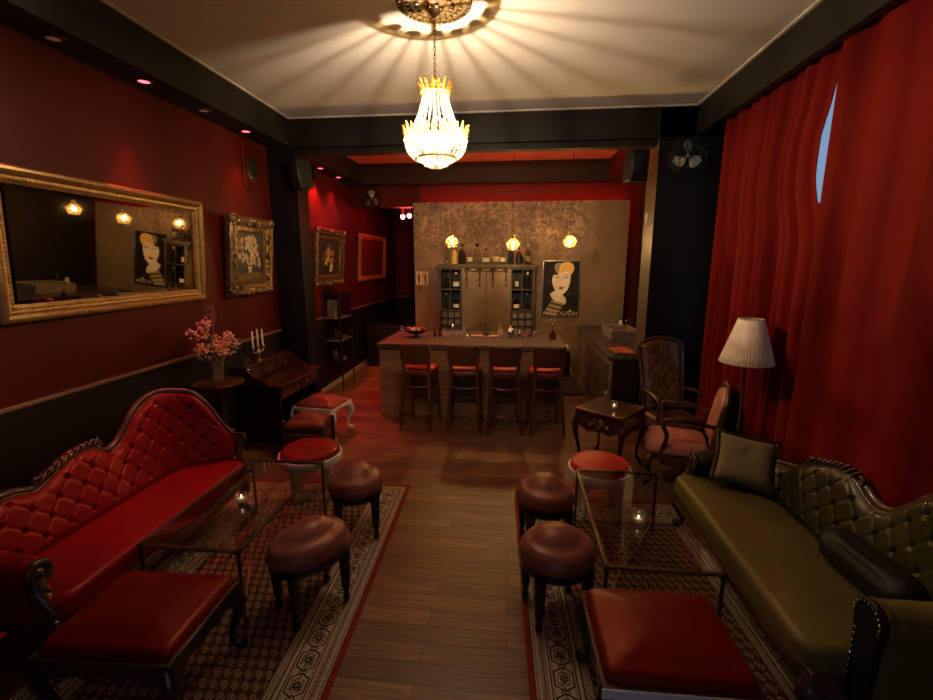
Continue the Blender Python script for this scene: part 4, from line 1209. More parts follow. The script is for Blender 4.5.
mb = band(.215, .175, .022); a = leaf_ring(.215, .172, 26, .085, .022, .014); mb.add(a.v, a.f)
build('lower_crown', mb, 'gilt_filigree', t, angle=40)
mb = band(.095, .470, .02); a = leaf_ring(.095, .465, 16, .085, .0125, .030); mb.add(a.v, a.f)
for k in range(4):
    an = k * pi / 2; mb.tube([(0, 0, .56), (.05 * cos(an), .05 * sin(an), .52), (.092 * cos(an), .092 * sin(an), .46)], .005, 6)
mb.lathe([(.001, .575), (.014, .57), (.012, .55), (.02, .54), (.001, .52)], 12)
build('upper_crown', mb, 'gilt_filigree', t, angle=40)
st = MB(); oct_v = [(1, 0, 0), (0, 1, 0), (-1, 0, 0), (0, -1, 0), (0, 0, 1), (0, 0, -1)]; oct_f = [(0, 1, 4), (1, 2, 4), (2, 3, 4), (3, 0, 4), (1, 0, 5), (2, 1, 5), (3, 2, 5), (0, 3, 5)]
def bead(mb, x, y, z, r, sz=1.25):
    mb.add([(x + q[0] * r, y + q[1] * r, z + q[2] * r * sz) for q in oct_v], oct_f)
for k in range(26):
    an = 2 * pi * k / 26
    for i in range(19):
        q = i / 18; r = .088 + (.200 - .088) * (q ** 1.5); z = .455 - (.455 - .175) * q
        bead(st, r * cos(an), r * sin(an), z, .0066, 2.0)
build('tent_strands', st, 'crystal', t, smooth=False)
bs = MB()
for k in range(30):
    an = 2 * pi * k / 30
    for i in range(13):
        q = i / 12; r = .212 * cos(q * pi * .44) ; z = .152 - .135 * sin(q * pi * .5)
        bead(bs, r * cos(an), r * sin(an), z, .0105 - .004 * q, 1.1)
for k in range(22):
    an = 2 * pi * k / 22; bs.ball((.075 * cos(an), .075 * sin(an), .012), .016, 7)
for k in range(10):
    an = 2 * pi * k / 10; bs.ball((.035 * cos(an), .035 * sin(an), -.002), .016, 7)
build('basket_strands', bs, 'crystal', t, smooth=False)
mb = band(.14, .055, .012); mb.lathe([(.001, -.015), (.02, -.008), (.03, .01), (.001, .02)], 12)
build('basket_ring', mb, 'bright_gold', t)
ar = MB().tube([(0, 0, .53), (0, 0, .20)], .007, 8)
for k in range(5):
    an = 2 * pi * k / 5; ar.tube([(0, 0, .21), (.05 * cos(an), .05 * sin(an), .085), (.095 * cos(an), .095 * sin(an), .085)], .005, 6)
    ar.lathe([(.010, .085), (.011, .115)], 8, (.095 * cos(an), .095 * sin(an), 0))
ar.lathe([(.006, .27), (.008, .285), (.006, .300)], 10, (.018, 0, 0))
ar.lathe([(.001, .172), (.185, .168), (.19, .162), (.185, .158), (.001, .165)], 40)  # unseen plate added to shade the ceiling from the basket bulbs
build('lamp_holder_baffle', ar, 'brass', t)
for k in range(5):
    an = 2 * pi * k / 5
    build('bulb', MB().ball((.095 * cos(an), .095 * sin(an), .131), .0125, 8, sz=1.35), 'chandelier_bulb_glow', t)
build('bulb', MB().ball((0.018, 0, .315), .0034, 6, sz=1.3), 'crown_bulb_glow', t)
for k in range(1): pass

# ================================================================== PENDANTS
def pendant(label, loc, L):
    t = thing('pendant_lamp', label, 'pendant lamp', loc, 0, None)
    # loc = bottom of the glass shade
    build('cord', MB().tube([(0, 0, .20), (0, 0, L)], .004, 6), 'black_iron', t)
    build('ceiling_cap', MB().lathe([(.035, L - .03), (.04, L - .005), (.04, L)], 16), 'black_iron', t)
    build('lamp_cap', MB().lathe([(.028, .155), (.03, .16), (.03, .205), (.012, .215), (.001, .216)], 16), 'brass', t)
    g = MB().lathe([(.064, 0), (.098, .088), (.094, .10), (.031, .152), (.028, .16)], 10, cap=False)
    build('glass_shade', g, 'amber_glass', t, smooth=False)
    fr = MB()
    for k in range(10):
        a = 2 * pi * k / 10
        fr.tube([(.066 * cos(a), .066 * sin(a), 0), (.10 * cos(a), .10 * sin(a), .09), (.033 * cos(a), .033 * sin(a), .155)], .0028, 5)
    for r, z in ((.066, 0), (.101, .09)): fr.tube([(r * cos(2 * pi * i / 10), r * sin(2 * pi * i / 10), z) for i in range(11)], .003, 5)
    build('shade_frame', fr, 'gilt', t)
    build('bulb', MB().ball((0, 0, .085), .016, 10, sz=1.7), 'pendant_bulb_glow', t)
pendant('amber glass pendant lamp over the bar in front of the yellow bottle', (-0.921, 6.8, 2.319), 1.481)
pendant('amber glass pendant lamp over the bar, middle one of three', (-0.02, 6.8, 2.278), 1.522)
pendant('amber glass pendant lamp over the bar closest to the poster', (0.797, 6.8, 2.314), 1.486)
# ================================================================== BAR
t = thing('bar_counter', 'long plank-fronted bar counter with dark wooden top behind the bar stools', 'bar counter', (-.55, 6.3, 0))
mb = bx(-1.24, 1.22, -.48, -.44, 0, .97)
a = bx(-1.24, -1.20, -.44, .62, 0, .97); mb.add(a.v, a.f); a = bx(1.18, 1.22, -.44, .66, 0, .97); mb.add(a.v, a.f)
build('plank_front', mb, 'bar_planks', t, smooth=False)
mb = MB().prism([(-1.26, -.53), (1.25, -.53), (1.25, .80), (-1.24, .60)], .97, 1.03, 'z')
build('bar_top', mb, 'bar_top_wood', t, bevel=.006)
build('foot_plinth', bx(-1.18, 1.16, -.44, -.40, 0, .1), 'black_wood', t)
BZ = 1.03
# fruit bowl
t = thing('fruit_bowl', 'dark metal fruit bowl with curled handles on the red-lit end of the bar', 'bowl', (-1.40, 6.36, BZ))
build('bowl', MB().lathe([(.055, 0), (.06, .008), (.02, .02), (.02, .035), (.10, .055), (.16, .085), (.185, .105), (.178, .105), (.15, .09), (.09, .065), (.001, .06)], 28, sy=.75), 'black_iron', t)
for sx in (-1, 1):
    build('handle', MB().tube(catmull([(sx * .15, 0, .085), (sx * .205, 0, .105), (sx * .225, 0, .14), (sx * .20, 0, .155), (sx * .19, 0, .13)], 5), .006, 6), 'steel', t)
rnd = random.Random(3)
FR = [('red apple', 'red_fruit', -.10, .0), ('pale peach', 'pale_fruit', -.035, -.05), ('pale peach', 'pale_fruit', .035, .02), ('red apple', 'red_fruit', .10, .0), ('pale peach', 'pale_fruit', -.04, .05)]
for i, (lb, mt, x, y) in enumerate(FR):
    o = build('fruit', MB().lathe([(.004, .006), (.02, .0), (.033, .014), (.037, .034), (.03, .055), (.014, .063), (.002, .058)], 14), mt)
    o.location = (-1.40 + x, 6.36 + y, BZ + (.085 if abs(x) > .06 else .071))
    if lb == 'red apple': tag(o, ('red apple lying in the fruit bowl, at its end nearest the corridor' if x < 0 else 'red apple lying in the fruit bowl, at its end nearest the glasses'), 'fruit')
    else: tag(o, 'pale round fruit lying between the red apples in the fruit bowl', 'fruit', 'pale fruit in the bowl')
# glasses row
def put(o, loc): o.location = loc; return o
def tumbler(h=.09, r=.034, m='clear_glass'):
    return MB().lathe([(.001, .004), (r * .85, .004), (r * .88, .0), (r, h), (r * .93, h), (r * .8, .012), (.001, .012)], 16)
gl = [(-.985, 6.42), (-.925, 6.44), (-.865, 6.42), (-.805, 6.44), (-.745, 6.42)]
for x, y in gl:
    o = build('drinking_glass', tumbler(), 'clear_glass'); put(o, (x, y, BZ)); tag(o, 'small clear tumbler in the row of glasses on the bar', 'glass', 'clear tumblers on the bar')
for i, (x, y, h, lb) in enumerate(((-1.13, 6.44, .10, 'small dark pepper mill standing first in the bar row beside the fruit bowl'), (-1.07, 6.50, .15, 'slim dark bitters bottle standing behind the pepper mill on the bar'))):
    o = build('pepper_mill' if i == 0 else 'bitters_bottle', MB().lathe([(.026, 0), (.028, .01), (.02, h * .4), (.024, h * .55), (.012, h * .75), (.016, h * .9), (.003, h)], 14), 'black_wood' if i == 0 else 'brown_glass'); put(o, (x, y, BZ)); tag(o, lb, 'pepper mill' if i == 0 else 'bottle')
o = build('cocktail_shaker', MB().lathe([(.03, 0), (.032, .005), (.042, .13), (.04, .14), (.025, .175), (.015, .18), (.015, .20), (.002, .206)], 18), 'steel'); put(o, (-.885, 6.55, BZ)); tag(o, 'silver cocktail shaker standing behind the row of tumblers', 'shaker')
o = build('jigger', MB().lathe([(.028, 0), (.024, .003), (.008, .06), (.022, .13), (.019, .13), (.006, .07), (.001, .065)], 14), 'steel'); put(o, (-.655, 6.44, BZ)); tag(o, 'silver jigger on the bar beside the wooden board', 'jigger')
o = build('mixing_glass', tumbler(.15, .04), 'clear_glass'); put(o, (-.70, 6.50, BZ)); tag(o, 'tall mixing glass on the bar behind the jigger', 'glass')
o = build('cutting_board', bx(-.20, .20, -.07, .07, 0, .02), 'counter_wood', bevel=.006); put(o, (-.405, 6.47, BZ)); M_ = simple('board_wood', (.50, .28, .11), .5, c2=(.40, .21, .08), sc=6, stretch=(1, 9, 1)); o.data.materials[0] = M_; tag(o, 'pale wooden cutting board on the bar beside the tall bottle', 'cutting board')
o = build('small_bowl', MB().lathe([(.035, 0), (.05, .03), (.052, .045), (.047, .045), (.04, .02), (.001, .012)], 18), 'brown_leather'); put(o, (-.385, 6.46, BZ + .02)); tag(o, 'small brown bowl standing on the pale cutting board', 'bowl')
BTL = {
 'wine': [(.034, 0), (.036, .008), (.036, .17), (.030, .20), (.014, .235), (.013, .29), (.015, .295), (.015, .305), (.001, .306)],
 'round': [(.045, 0), (.048, .01), (.048, .13), (.04, .165), (.015, .19), (.014, .225), (.017, .23), (.017, .25), (.001, .252)],
 'squat': [(.055, 0), (.058, .01), (.058, .12), (.045, .155), (.016, .175), (.015, .20), (.02, .205), (.02, .235), (.001, .238)],
}
def bottle(name, label, kind, h, mat, loc, labm=None, cap='black_plastic', sq=False, group=None, wd=1.0):
    t = thing(name, label, 'bottle', loc, pi / 4 if sq else 0, group)
    pr = BTL[kind]; s = h / pr[-1][1]; k = 4 if sq else 18
    f = 1.3 if sq else 1.0
    body = [(r * f * wd * min(s, 1.15), z * s) for r, z in pr]
    build('glass_body', MB().lathe(body[:-4], k), mat, t, smooth=not sq)
    build('cap', MB().lathe([(body[-4][0] * (1 / f), body[-4][1])] + [(r / f, z) for r, z in body[-3:]], 12), cap, t)
    if labm:
        r = body[2][0] + .0008; z1 = body[2][1]
        build('label', MB().lathe([(r, z1 * .28), (r, z1 * .80)], k, cap=False), labm, t, smooth=not sq)
    return t
bottle('tall_bottle', 'tall pale bottle with silver neck standing on the bar beside the cutting board', 'wine', .275, 'clear_glass', (-.18, 6.42, BZ), 'label_white', 'steel')
# little silver pieces
def sugar_pot(label, loc, s):
    t = thing('silver_pot', label, 'pot', loc)
    build('pot_body', MB().lathe([(.03 * s, 0), (.018 * s, .012 * s), (.05 * s, .045 * s), (.055 * s, .075 * s), (.04 * s, .10 * s), (.001, .11 * s)], 18), 'steel', t)
    build('lid_knob', MB().lathe([(.04 * s, .10 * s), (.02 * s, .125 * s), (.006 * s, .13 * s), (.012 * s, .145 * s), (.001, .155 * s)], 14), 'steel', t)
    build('handle', MB().tube(catmull([(.045 * s, 0, .09 * s), (.085 * s, 0, .095 * s), (.085 * s, 0, .05 * s), (.05 * s, 0, .045 * s)], 5), .005 * s, 6), 'steel', t)
    build('spout', MB().tube([(-.045 * s, 0, .05 * s), (-.075 * s, 0, .075 * s), (-.095 * s, 0, .10 * s)], [.012 * s, .009 * s, .007 * s], 8), 'steel', t)
sugar_pot('largest silver pot on the bar, next to the tall pale bottle', (-.03, 6.49, BZ), 1.1)
sugar_pot('small silver pot on the bar between the largest pot and the creamer', (.105, 6.52, BZ), .7)
o = build('ashtray', MB().lathe([(.05, 0), (.055, .02), (.05, .022), (.04, .008), (.001, .006)], 18), 'steel'); put(o, (.19, 6.45, BZ)); tag(o, 'small round silver ashtray on the bar between the pots and the creamer', 'ashtray')
t = thing('creamer', 'low silver creamer with long spoon handle on the bar near the bud vase', 'creamer', (.26, 6.6, BZ))
build('jug', MB().lathe([(.03, 0), (.042, .02), (.035, .05), (.04, .062), (.034, .062), (.03, .02), (.001, .01)], 16), 'steel', t)
build('spoon', MB().tube([(.02, 0, .04), (.12, 0, .085)], .005, 6), 'steel', t)
t = thing('bud_vase', 'brown square bud vase with dried flowers standing on the bar end near the poster', 'vase', (.56, 6.33, BZ), 0)
build('vase_body', MB().lathe([(.05, 0), (.052, .09), (.05, .095), (.02, .10), (.02, .13), (.016, .13), (.016, .1), (.001, .1)], 4), 'brown_glass', t, smooth=False)
st = MB(); bl = MB()
for dx, dy, h in ((-.03, .01, .28), (.02, .0, .27), (.10, .02, .16), (-.09, 0, .27), (.0, .02, .22)):
    st.tube([(0, 0, .10), (dx * .4, dy, h * .7), (dx, dy, h)], .002, 5); bl.ball((dx, dy, h), .013, 8)
build('stem', st, 'dried_stem', t); build('flower_head', bl, 'label_cream', t)

# ================================================================== BACK BAR CABINET
CXB, CYB = -.49, 8.33
t = thing('back_bar_cabinet', 'tall back bar cabinet with two plain metal doors between open bottle compartments', 'cabinet', (CXB, CYB, 0))
hw = .855
c = MB()
c.box(-hw, hw, .13, .15, 0, 2.0); c.box(-hw - .02, hw + .02, -.16, .15, 2.0, 2.06); c.box(-hw - .035, hw + .035, -.175, .15, 2.04, 2.062)
for x in (-hw, -.465, .44, hw - .025): c.box(x, x + .025, -.15, .13, 0, 2.0)
c.box(-hw, hw, -.15, .13, 0, .05); c.box(-.465, .465, -.13, .13, .05, .08)
for sx in (-1, 1):
    xa, xb = (-hw, -.44) if sx < 0 else (.44, hw)
    for z in (.79, 1.22, 1.60, 1.965): c.box(xa, xb, -.15, .13, z, z + .02)
    c.box(xa, xb, -.15, .13, .05, .79)
build('carcass', c, 'cabinet_dark', t, bevel=.004)
for sx in (-1, 1):
    xa, xb = (-hw + .025, -.465) if sx < 0 else (.465, hw - .025)
    build('compartment_back', bx(xa, xb, .115, .129, 1.24, 1.965), 'interior_black', t)
    build('divider', bx((xa + xb) / 2 - .01, (xa + xb) / 2 + .01, -.14, .115, 1.24, 1.965), 'interior_black', t)
    rk = MB(); rb = MB()
    for i in range(4):
        x = xa + (xb - xa) * i / 3; rk.box(x - .009, x + .009, -.15, -.125, .81, 1.22)
    for i in range(4):
        z = .81 + .41 * i / 3; rk.box(xa, xb, -.15, -.125, z - .007, z + .007)
    for i in range(3):
        for j in range(3):
            x = xa + (xb - xa) * (i + .5) / 3; z = .81 + .41 * (j + .5) / 3
            rb.box(x - .047, x + .047, -.11, .11, z - .058, z + .058)
    build('wine_rack', rk, 'interior_black', t); build('rack_drawer', rb, 'rack_tile', t, bevel=.004)
for sx in (-1, 1):
    xa, xb = (-.44, -.004) if sx < 0 else (.004, .44)
    d = build('door', bx(xa, xb, -.16, -.135, .08, 1.985), 'cabinet_metal', t, bevel=.004)
    build('door_panel', bx(xa + .05, xb - .05, -.166, -.158, .16, 1.93), 'cabinet_metal', d, bevel=.006)
    build('door_knob', MB().ball((sx * .03, -.175, 1.05), .012, 8), 'brass', d)
hk = MB()
for k in range(4):
    x = -.35 + .235 * k
    hk.tube([(x, -.175, 2.0), (x, -.20, 1.97), (x, -.195, 1.80)], .009, 6)
    hk.tube(spiral((x, -.19, 1.95), .05, .015, 1.1, pi / 2, 'xz', 14), .009, 5)
    hk.ball((x, -.195, 1.79), .018, 8, sz=1.6); hk.lathe([(.004, 1.74), (.014, 1.70), (.003, 1.66)], 8, (x, -.195, 0))
for k in range(3):
    hk.tube(catmull([(-.35 + .235 * k, -.185, 1.99), (-.23 + .235 * k, -.185, 1.93), (-.115 + .235 * k, -.185, 1.99)], 6), .008, 5)
build('iron_hook_rail', hk, 'black_iron', t)
# bottles on the cabinet top: pixel-free list in metres
TB = [('clear bottle with silver stopper, first on the cabinet top by the menu cards', -1.22, 'wine', .34, 'clear_glass', None, 'steel', False, 1.15),
      ('yellow ceramic bottle on the cabinet top below the amber lamp', -1.085, 'round', .30, 'yellow_ceramic', None, 'yellow_ceramic', False, 1.0),
      ('wide dark bluish bottle on the cabinet top beside the yellow bottle', -.94, 'squat', .33, 'green_glass', None, 'black_plastic', False, 1.0),
      ('small clear bottle on the cabinet top beside the big square decanter', -.80, 'round', .27, 'clear_glass', 'label_cream', 'brass', False, .95),
      ('big square clear decanter with black stopper on the cabinet top', -.665, 'squat', .33, 'clear_glass', None, 'black_plastic', True, 1.15),
      ('round clear bottle with round cream label on the cabinet top', -.505, 'squat', .25, 'clear_glass', 'label_white', 'black_plastic', False, .95),
      ('clear bottle with silver cap on the cabinet top, second after the square decanter', -.325, 'round', .29, 'clear_glass', 'label_cream', 'steel', False, 1.05),
      ('short clear bottle with white label on the cabinet top near the middle pendant', -.20, 'squat', .25, 'clear_glass', 'label_white', 'steel', False, .8),
      ('dark greenish bottle on the cabinet top behind the middle pendant', -.06, 'round', .30, 'green_glass', None, 'black_plastic', False, 1.0),
      ('squat smoky bottle with black label on the cabinet top', .085, 'squat', .27, 'smoke_glass', 'black_plastic', 'black_plastic', False, .85),
      ('grey bottle with pale cap, last on the cabinet top toward the poster', .245, 'round', .31, 'smoke_glass', 'poster_grey', 'label_cream', False, .95)]
for lb, x, kd, h, mt, lm, cp, sq, wd in TB:
    bottle('spirit_bottle', lb, kd, h * 1.13, mt, (x, 8.30, 2.063), lm, cp, sq, 'bottles on the cabinet top', wd)
CB = [('bottle in the upper compartment nearest the menu cards, clear glass', -1.235, 'round', .29, 1.621, 'smoke_glass', None, 'steel'),
      ('bottle with glowing cream label in the upper compartment nearest the menu cards', -1.05, 'squat', .30, 1.621, 'clear_glass', 'label_white', 'label_cream'),
      ('slim bottle with white cap in the lower compartment nearest the menu cards', -1.235, 'wine', .29, 1.241, 'smoke_glass', None, 'label_white'),
      ('dark bottle with square white label in the lower compartment nearest the menu cards', -1.05, 'squat', .25, 1.241, 'brown_glass', 'label_white', 'black_plastic'),
      ('slim pale bottle in the upper compartment nearest the poster', .06, 'wine', .31, 1.621, 'clear_glass', 'label_cream', 'steel'),
      ('ribbed smoky bottle with pale cap in the upper compartment nearest the poster', .25, 'squat', .31, 1.621, 'smoke_glass', None, 'label_cream'),
      ('dark bottle with square white label in the lower compartment nearest the poster', .06, 'squat', .26, 1.241, 'brown_glass', 'label_white', 'black_plastic'),
      ('bottle with bright white cap in the lower compartment nearest the poster', .25, 'wine', .30, 1.241, 'smoke_glass', None, 'label_white')]
for lb, x, kd, h, z, mt, lm, cp in CB:
    bottle('spirit_bottle', lb, kd, h, mt, (x, 8.28, z), lm, cp, False, 'bottles in the cabinet compartments', .95)

# ================================================================== POSTER
t = thing('wall_poster', 'framed vintage poster of a pale woman in golden hat hanging on the concrete wall', 'poster', (.87, 8.498, 1.61), 0)
# local: x across, z up, y towards the viewer is negative
w_, h_ = .325, .50
build('poster_sheet', bx(-w_, w_, -.012, 0, -h_, h_), 'poster_black', t)
fr = MB()
for q in ((-w_ - .018, -w_, -h_ - .018, h_ + .018), (w_, w_ + .018, -h_ - .018, h_ + .018), (-w_, w_, h_, h_ + .018), (-w_, w_, -h_ - .018, -h_)):
    fr.box(q[0], q[1], -.022, 0, q[2], q[3])
build('poster_frame', fr, 'steel', t, bevel=.003)
def flat(name, poly, mat, d=.0135):
    p = catmull(poly + [poly[0]], 5)[:-1]
    return build(name, MB().prism([(a, b) for a, b in p], -d, -.0115, 'y'), mat, t, smooth=False)
flat('printed_hat_shadow', [(-.10, .30), (-.13, .40), (-.09, .465), (0, .47), (.05, .40), (.0, .30)], 'poster_grey', .0128)
flat('printed_hat', [(-.06, .28), (-.04, .38), (.0, .46), (.09, .49), (.19, .46), (.225, .38), (.20, .30), (.165, .27), (.10, .315), (.02, .30)], 'poster_gold', .0138)
flat('printed_face', [(-.15, .25), (-.165, .14), (-.12, .0), (-.06, -.075), (.02, -.10), (.11, -.02), (.155, .10), (.165, .26), (.12, .31), (.0, .30), (-.08, .27)], 'poster_skin', .0132)
flat('printed_neck', [(-.20, -.09), (-.10, -.03), (.0, -.08), (.06, -.13), (.10, -.20), (.08, -.28), (-.02, -.25), (-.14, -.19)], 'poster_skin', .0130)
flat('printed_lips', [(-.05, .025), (-.015, .045), (.005, .038), (.035, .045), (.05, .025), (.01, -.005), (-.03, .0)], 'poster_lips', .0140)
for x in (-.075, .085):
    flat('printed_eye', [(x - .045, .215), (x, .232), (x + .045, .215), (x, .203)], 'poster_grey', .0140)
    flat('printed_brow', [(x - .055, .245), (x, .268), (x + .055, .25), (x, .258)], 'poster_black', .0140)
sc = MB()
poly = [(-.16, -.20), (.06, -.27), (-.06, -.49), (-.31, -.46)]
build('printed_scarf', MB().prism(poly, -.0132, -.0115, 'y'), 'scarf_yellow', t, smooth=False)
for i in range(6):
    q = (i + .5) / 6; x0 = -.16 + .22 * q; z0 = -.20 - .07 * q; x1 = -.31 + .25 * q; z1 = -.46 - .03 * q
    sc.prism([(x0 - .008, z0), (x0 + .008, z0), (x1 + .008, z1), (x1 - .008, z1)], -.0138, -.0115, 'y')
for q in (.2, .5, .8):
    xa, za = -.16 - .15 * q, -.20 - .26 * q; xb, zb = .06 - .12 * q, -.27 - .22 * q
    sc.prism([(xa, za - .012), (xa, za + .012), (xb, zb + .012), (xb, zb - .012)], -.0139, -.0115, 'y')
build('printed_scarf_stripes', sc, 'poster_black', t, smooth=False)
cc = MB()
def arc(cx, cz, rx, rz_, a0, a1, wd=.004, n=30):
    P = [(cx + rx * cos(a0 + (a1 - a0) * i / n), -.0125, cz + rz_ * sin(a0 + (a1 - a0) * i / n)) for i in range(n + 1)]
    cc.tube(P, wd, 5, flat=.3)
arc(.16, .03, .15, .13, -2.2, 1.7); arc(.18, -.42, .16, .09, .1, pi); arc(-.19, .06, .10, .06, .6, 2.9); arc(.22, .02, .09, .14, 2.0, 4.2)
build('printed_arcs', cc, 'poster_grey', t)
flat('printed_button', [(.15, -.40), (.18, -.38), (.21, -.40), (.18, -.42)], 'label_cream', .0135)
for txt, x, sz in (('MARIE', -.315, .105), ('ALFSUN', -.01, .105)):
    cu = bpy.data.curves.new('printed_lettering', 'FONT'); cu.body = txt; cu.size = sz; cu.extrude = .0012
    cu.materials.append(M['label_cream'])
    tmp = bpy.data.objects.new('lettering_outline', cu); COL.objects.link(tmp)
    bpy.context.view_layer.update()
    me = bpy.data.meshes.new_from_object(tmp.evaluated_get(bpy.context.evaluated_depsgraph_get()))
    bpy.data.objects.remove(tmp)
    o = bpy.data.objects.new('printed_lettering', me); COL.objects.link(o); o.parent = t
    o.location = (x, -.0135, -.485); o.rotation_euler = (pi / 2, 0, 0); o.scale = (.86, 1, 1)
# menu cards
for i, (x, mt, lb) in enumerate(((-1.785, 'paper_cream', 'small cream card with dark upright figure pinned on concrete wall'), (-1.665, 'paper_ochre', 'small ochre card with pale slim figure pinned on concrete wall'))):
    t = thing('wall_card', lb, 'sign', (x, 8.498, 1.80), 0)
    build('card', bx(-.056, .056, -.008, 0, -.125, .125), mt, t)
    f = MB().prism([(-.008, .10), (.008, .10), (.012, .06), (.028, .04), (.024, -.04), (.012, -.11), (-.012, -.11), (-.022, -.04), (-.026, .04), (-.012, .06)], -.0095, -.0075, 'y')
    build('printed_figure', f, 'menu_figure' if i == 0 else 'antique_gilt', t, smooth=False)
o = build('wall_hook', MB().tube(catmull([(0, 0, .02), (0, -.03, .0), (0, -.045, -.02), (0, -.03, -.04), (0, -.02, -.02)], 5), .009, 8), 'black_iron'); put(o, (-1.76, 8.497, 1.62)); tag(o, 'small black hook on the concrete wall under the cream card', 'hook')
o = build('wall_sensor', MB().pad(.012, .012, .01, 0, .05, .01, .004), 'ivory_wax'); o.location = (1.599, 5.86, 2.62); o.rotation_euler = (0, -pi / 2, 0); o.scale = (5, 1.3, .5); tag(o, 'small white sensor on the side of the black column beside the bar', 'sensor')
# ================================================================== SIDE FURNITURE
# ornate side table
t = thing('side_table', 'dark ornate side table with gilt mounts and curved legs beside the leather armchair', 'side table', (1.02, 4.58, 0), radians(-38))
hx, hy = .235, .235
build('table_top', MB().pad(hx + .03, hy + .03, .03, .60, .63, .012, .0), 'dark_mahogany', t, angle=50)
inl = MB()
for sx in (-1, 1):
    for sy in (-1, 1):
        for k in range(7):
            a = k / 6
            inl.ball((sx * (hx + .005 - .10 * a), sy * (hy + .005), .631), .012, 8, sz=.25); inl.ball((sx * (hx + .005), sy * (hy + .005 - .10 * a), .631), .012, 8, sz=.25)
build('gilt_corner_mount', inl, 'gilt', t)
ap = MB()
sc = [(-hx, .60), (-hx, .40)] + [(-hx + 2 * hx * i / 24, .405 + .045 * (abs(sin(2 * pi * (i / 24 - .25)))) - .03 * exp(-((i - 12) / 3.0) ** 2)) for i in range(1, 24)] + [(hx, .40), (hx, .60)]
for sg in (-1, 1):
    ap.prism(sc, sg * hy - .012, sg * hy + .012, 'y'); ap.prism(sc, sg * hx - .012, sg * hx + .012, 'x')
build('apron', ap, 'dark_mahogany', t, smooth=False)
g = MB()
for sg in (-1,):
    P = [(-hx + 2 * hx * i / 40, sg * hy - .014, .403 + .045 * abs(sin(2 * pi * (i / 40 - .25))) - .03 * exp(-((i / 40 * 24 - 12) / 3.0) ** 2)) for i in range(41)]
    g.tube(P, .006, 6)
    for k, (x, z, r) in enumerate(((0, .50, .035), (-.05, .52, .028), (.05, .52, .028), (-.09, .49, .02), (.09, .49, .02), (0, .46, .025), (-.03, .55, .02), (.03, .55, .02))):
        g.tube(spiral((0, 0, 0), r, r * .2, 1.2, k * 1.3, 'xz', 14), .006, 5, T=Matrix.Translation((x, sg * hy - .016, z)))
for sg in (-1, 1):
    P = [(sg * hx - .0 + sg * .014, -hy + 2 * hy * i / 40, .403 + .045 * abs(sin(2 * pi * (i / 40 - .25))) - .03 * exp(-((i / 40 * 24 - 12) / 3.0) ** 2)) for i in range(41)]
    g.tube(P, .005, 6)
build('gilt_apron_mount', g, 'gilt', t)
for sx in (-1, 1):
    for sy in (-1, 1):
        l = build('leg', cabriole(MB(), sx * (hx - .012), sy * (hy - .012), .58, sx * .05, sy * .05, .032, .024), 'dark_mahogany', t, angle=80)
        build('gilt_knee_mount', MB().ball((sx * (hx + .022), sy * (hy + .022), .49), .022, 8, sz=2.2), 'gilt', l)

def tealight(label, loc, hexa=False, r=.035, h=.075):
    t = thing('tealight_glass', label, 'candle glass', loc)
    build('glass_holder', MB().lathe([(.001, .006), (r * .85, .008), (r * .9, 0), (r, h), (r * .93, h), (r * .8, .014), (.001, .012)], 6 if hexa else 20), 'clear_glass', t, smooth=not hexa)
    build('wax', MB().lathe([(r * .55, .014), (r * .55, .034), (.001, .034)], 14), 'ivory_wax', t)
    build('candle_flame', MB().ball((0, 0, .047), .006, 8, sz=1.8), 'flame', t)
TZ = .01 + .492
tealight('hexagonal tealight glass standing on the glass table of the red sofa', (-1.80, 2.62, TZ), True, .04, .06)
tealight('round tealight glass standing on the glass table of the green sofa', (.80, 2.64, TZ), False, .038, .085)
tealight('tealight glass standing on the ornate side table', (1.04, 4.50, .632), False, .032, .085)
t = thing('crystal_candle_holder', 'star-shaped crystal candle holder standing at the far corner of the ornate side table', 'candle holder', (1.01, 4.80, .632))
build('stem', MB().lathe([(.03, 0), (.03, .006), (.010, .02), (.014, .04), (.008, .065), (.016, .075)], 12), 'clear_glass', t)
cr_ = MB()
for k in range(8):
    a = k * pi / 4; cr_.tube([(0, 0, .09), (.045 * cos(a), .012 * sin(a * 2), .09 + .045 * sin(a))], [.012, .002], 5)
build('star', cr_, 'crystal', t, smooth=False)

# floor lamp
t = thing('floor_lamp', 'unlit floor lamp with pleated cream shade standing between the rose armchair and green sofa', 'lamp', (1.86, 3.72, 0))
build('base', MB().lathe([(.13, 0), (.135, .012), (.12, .022), (.03, .032), (.014, .05)], 28), 'bronze_metal', t)
build('pole', MB().lathe([(.011, .03), (.011, .75), (.016, .76), (.011, .77), (.011, 1.36), (.018, 1.37), (.018, 1.42)], 12), 'bronze_metal', t)
def shade(u, v):
    a = 2 * pi * u; r = .192 - (.192 - .088) * v
    r += .0035 * sin(a * 58) * (1 - .3 * v)
    return (r * cos(a), r * sin(a), 1.315 + .345 * v)
sh = MB().sheet(shade, 348, 6, closed_u=True)
build('lamp_shade', sh, 'lamp_linen', t, angle=180, solid=.002)
rg = MB()
for r, z in ((.193, 1.316), (.088, 1.659)): rg.tube([(r * cos(a * pi / 24), r * sin(a * pi / 24), z) for a in range(49)], .005, 6)
build('shade_trim', rg, 'paper_cream', t)
sp = MB()
for k in range(3):
    a = k * 2 * pi / 3; sp.tube([(.015 * cos(a), .015 * sin(a), 1.41), (.088 * cos(a), .088 * sin(a), 1.655)], .003, 5)
build('shade_carrier', sp, 'bronze_metal', t)

# writing desk
t = thing('writing_desk', 'dark mahogany writing desk with raised rear shelf and curved sides by the pilaster', 'desk', (-2.72, 4.965, 0))
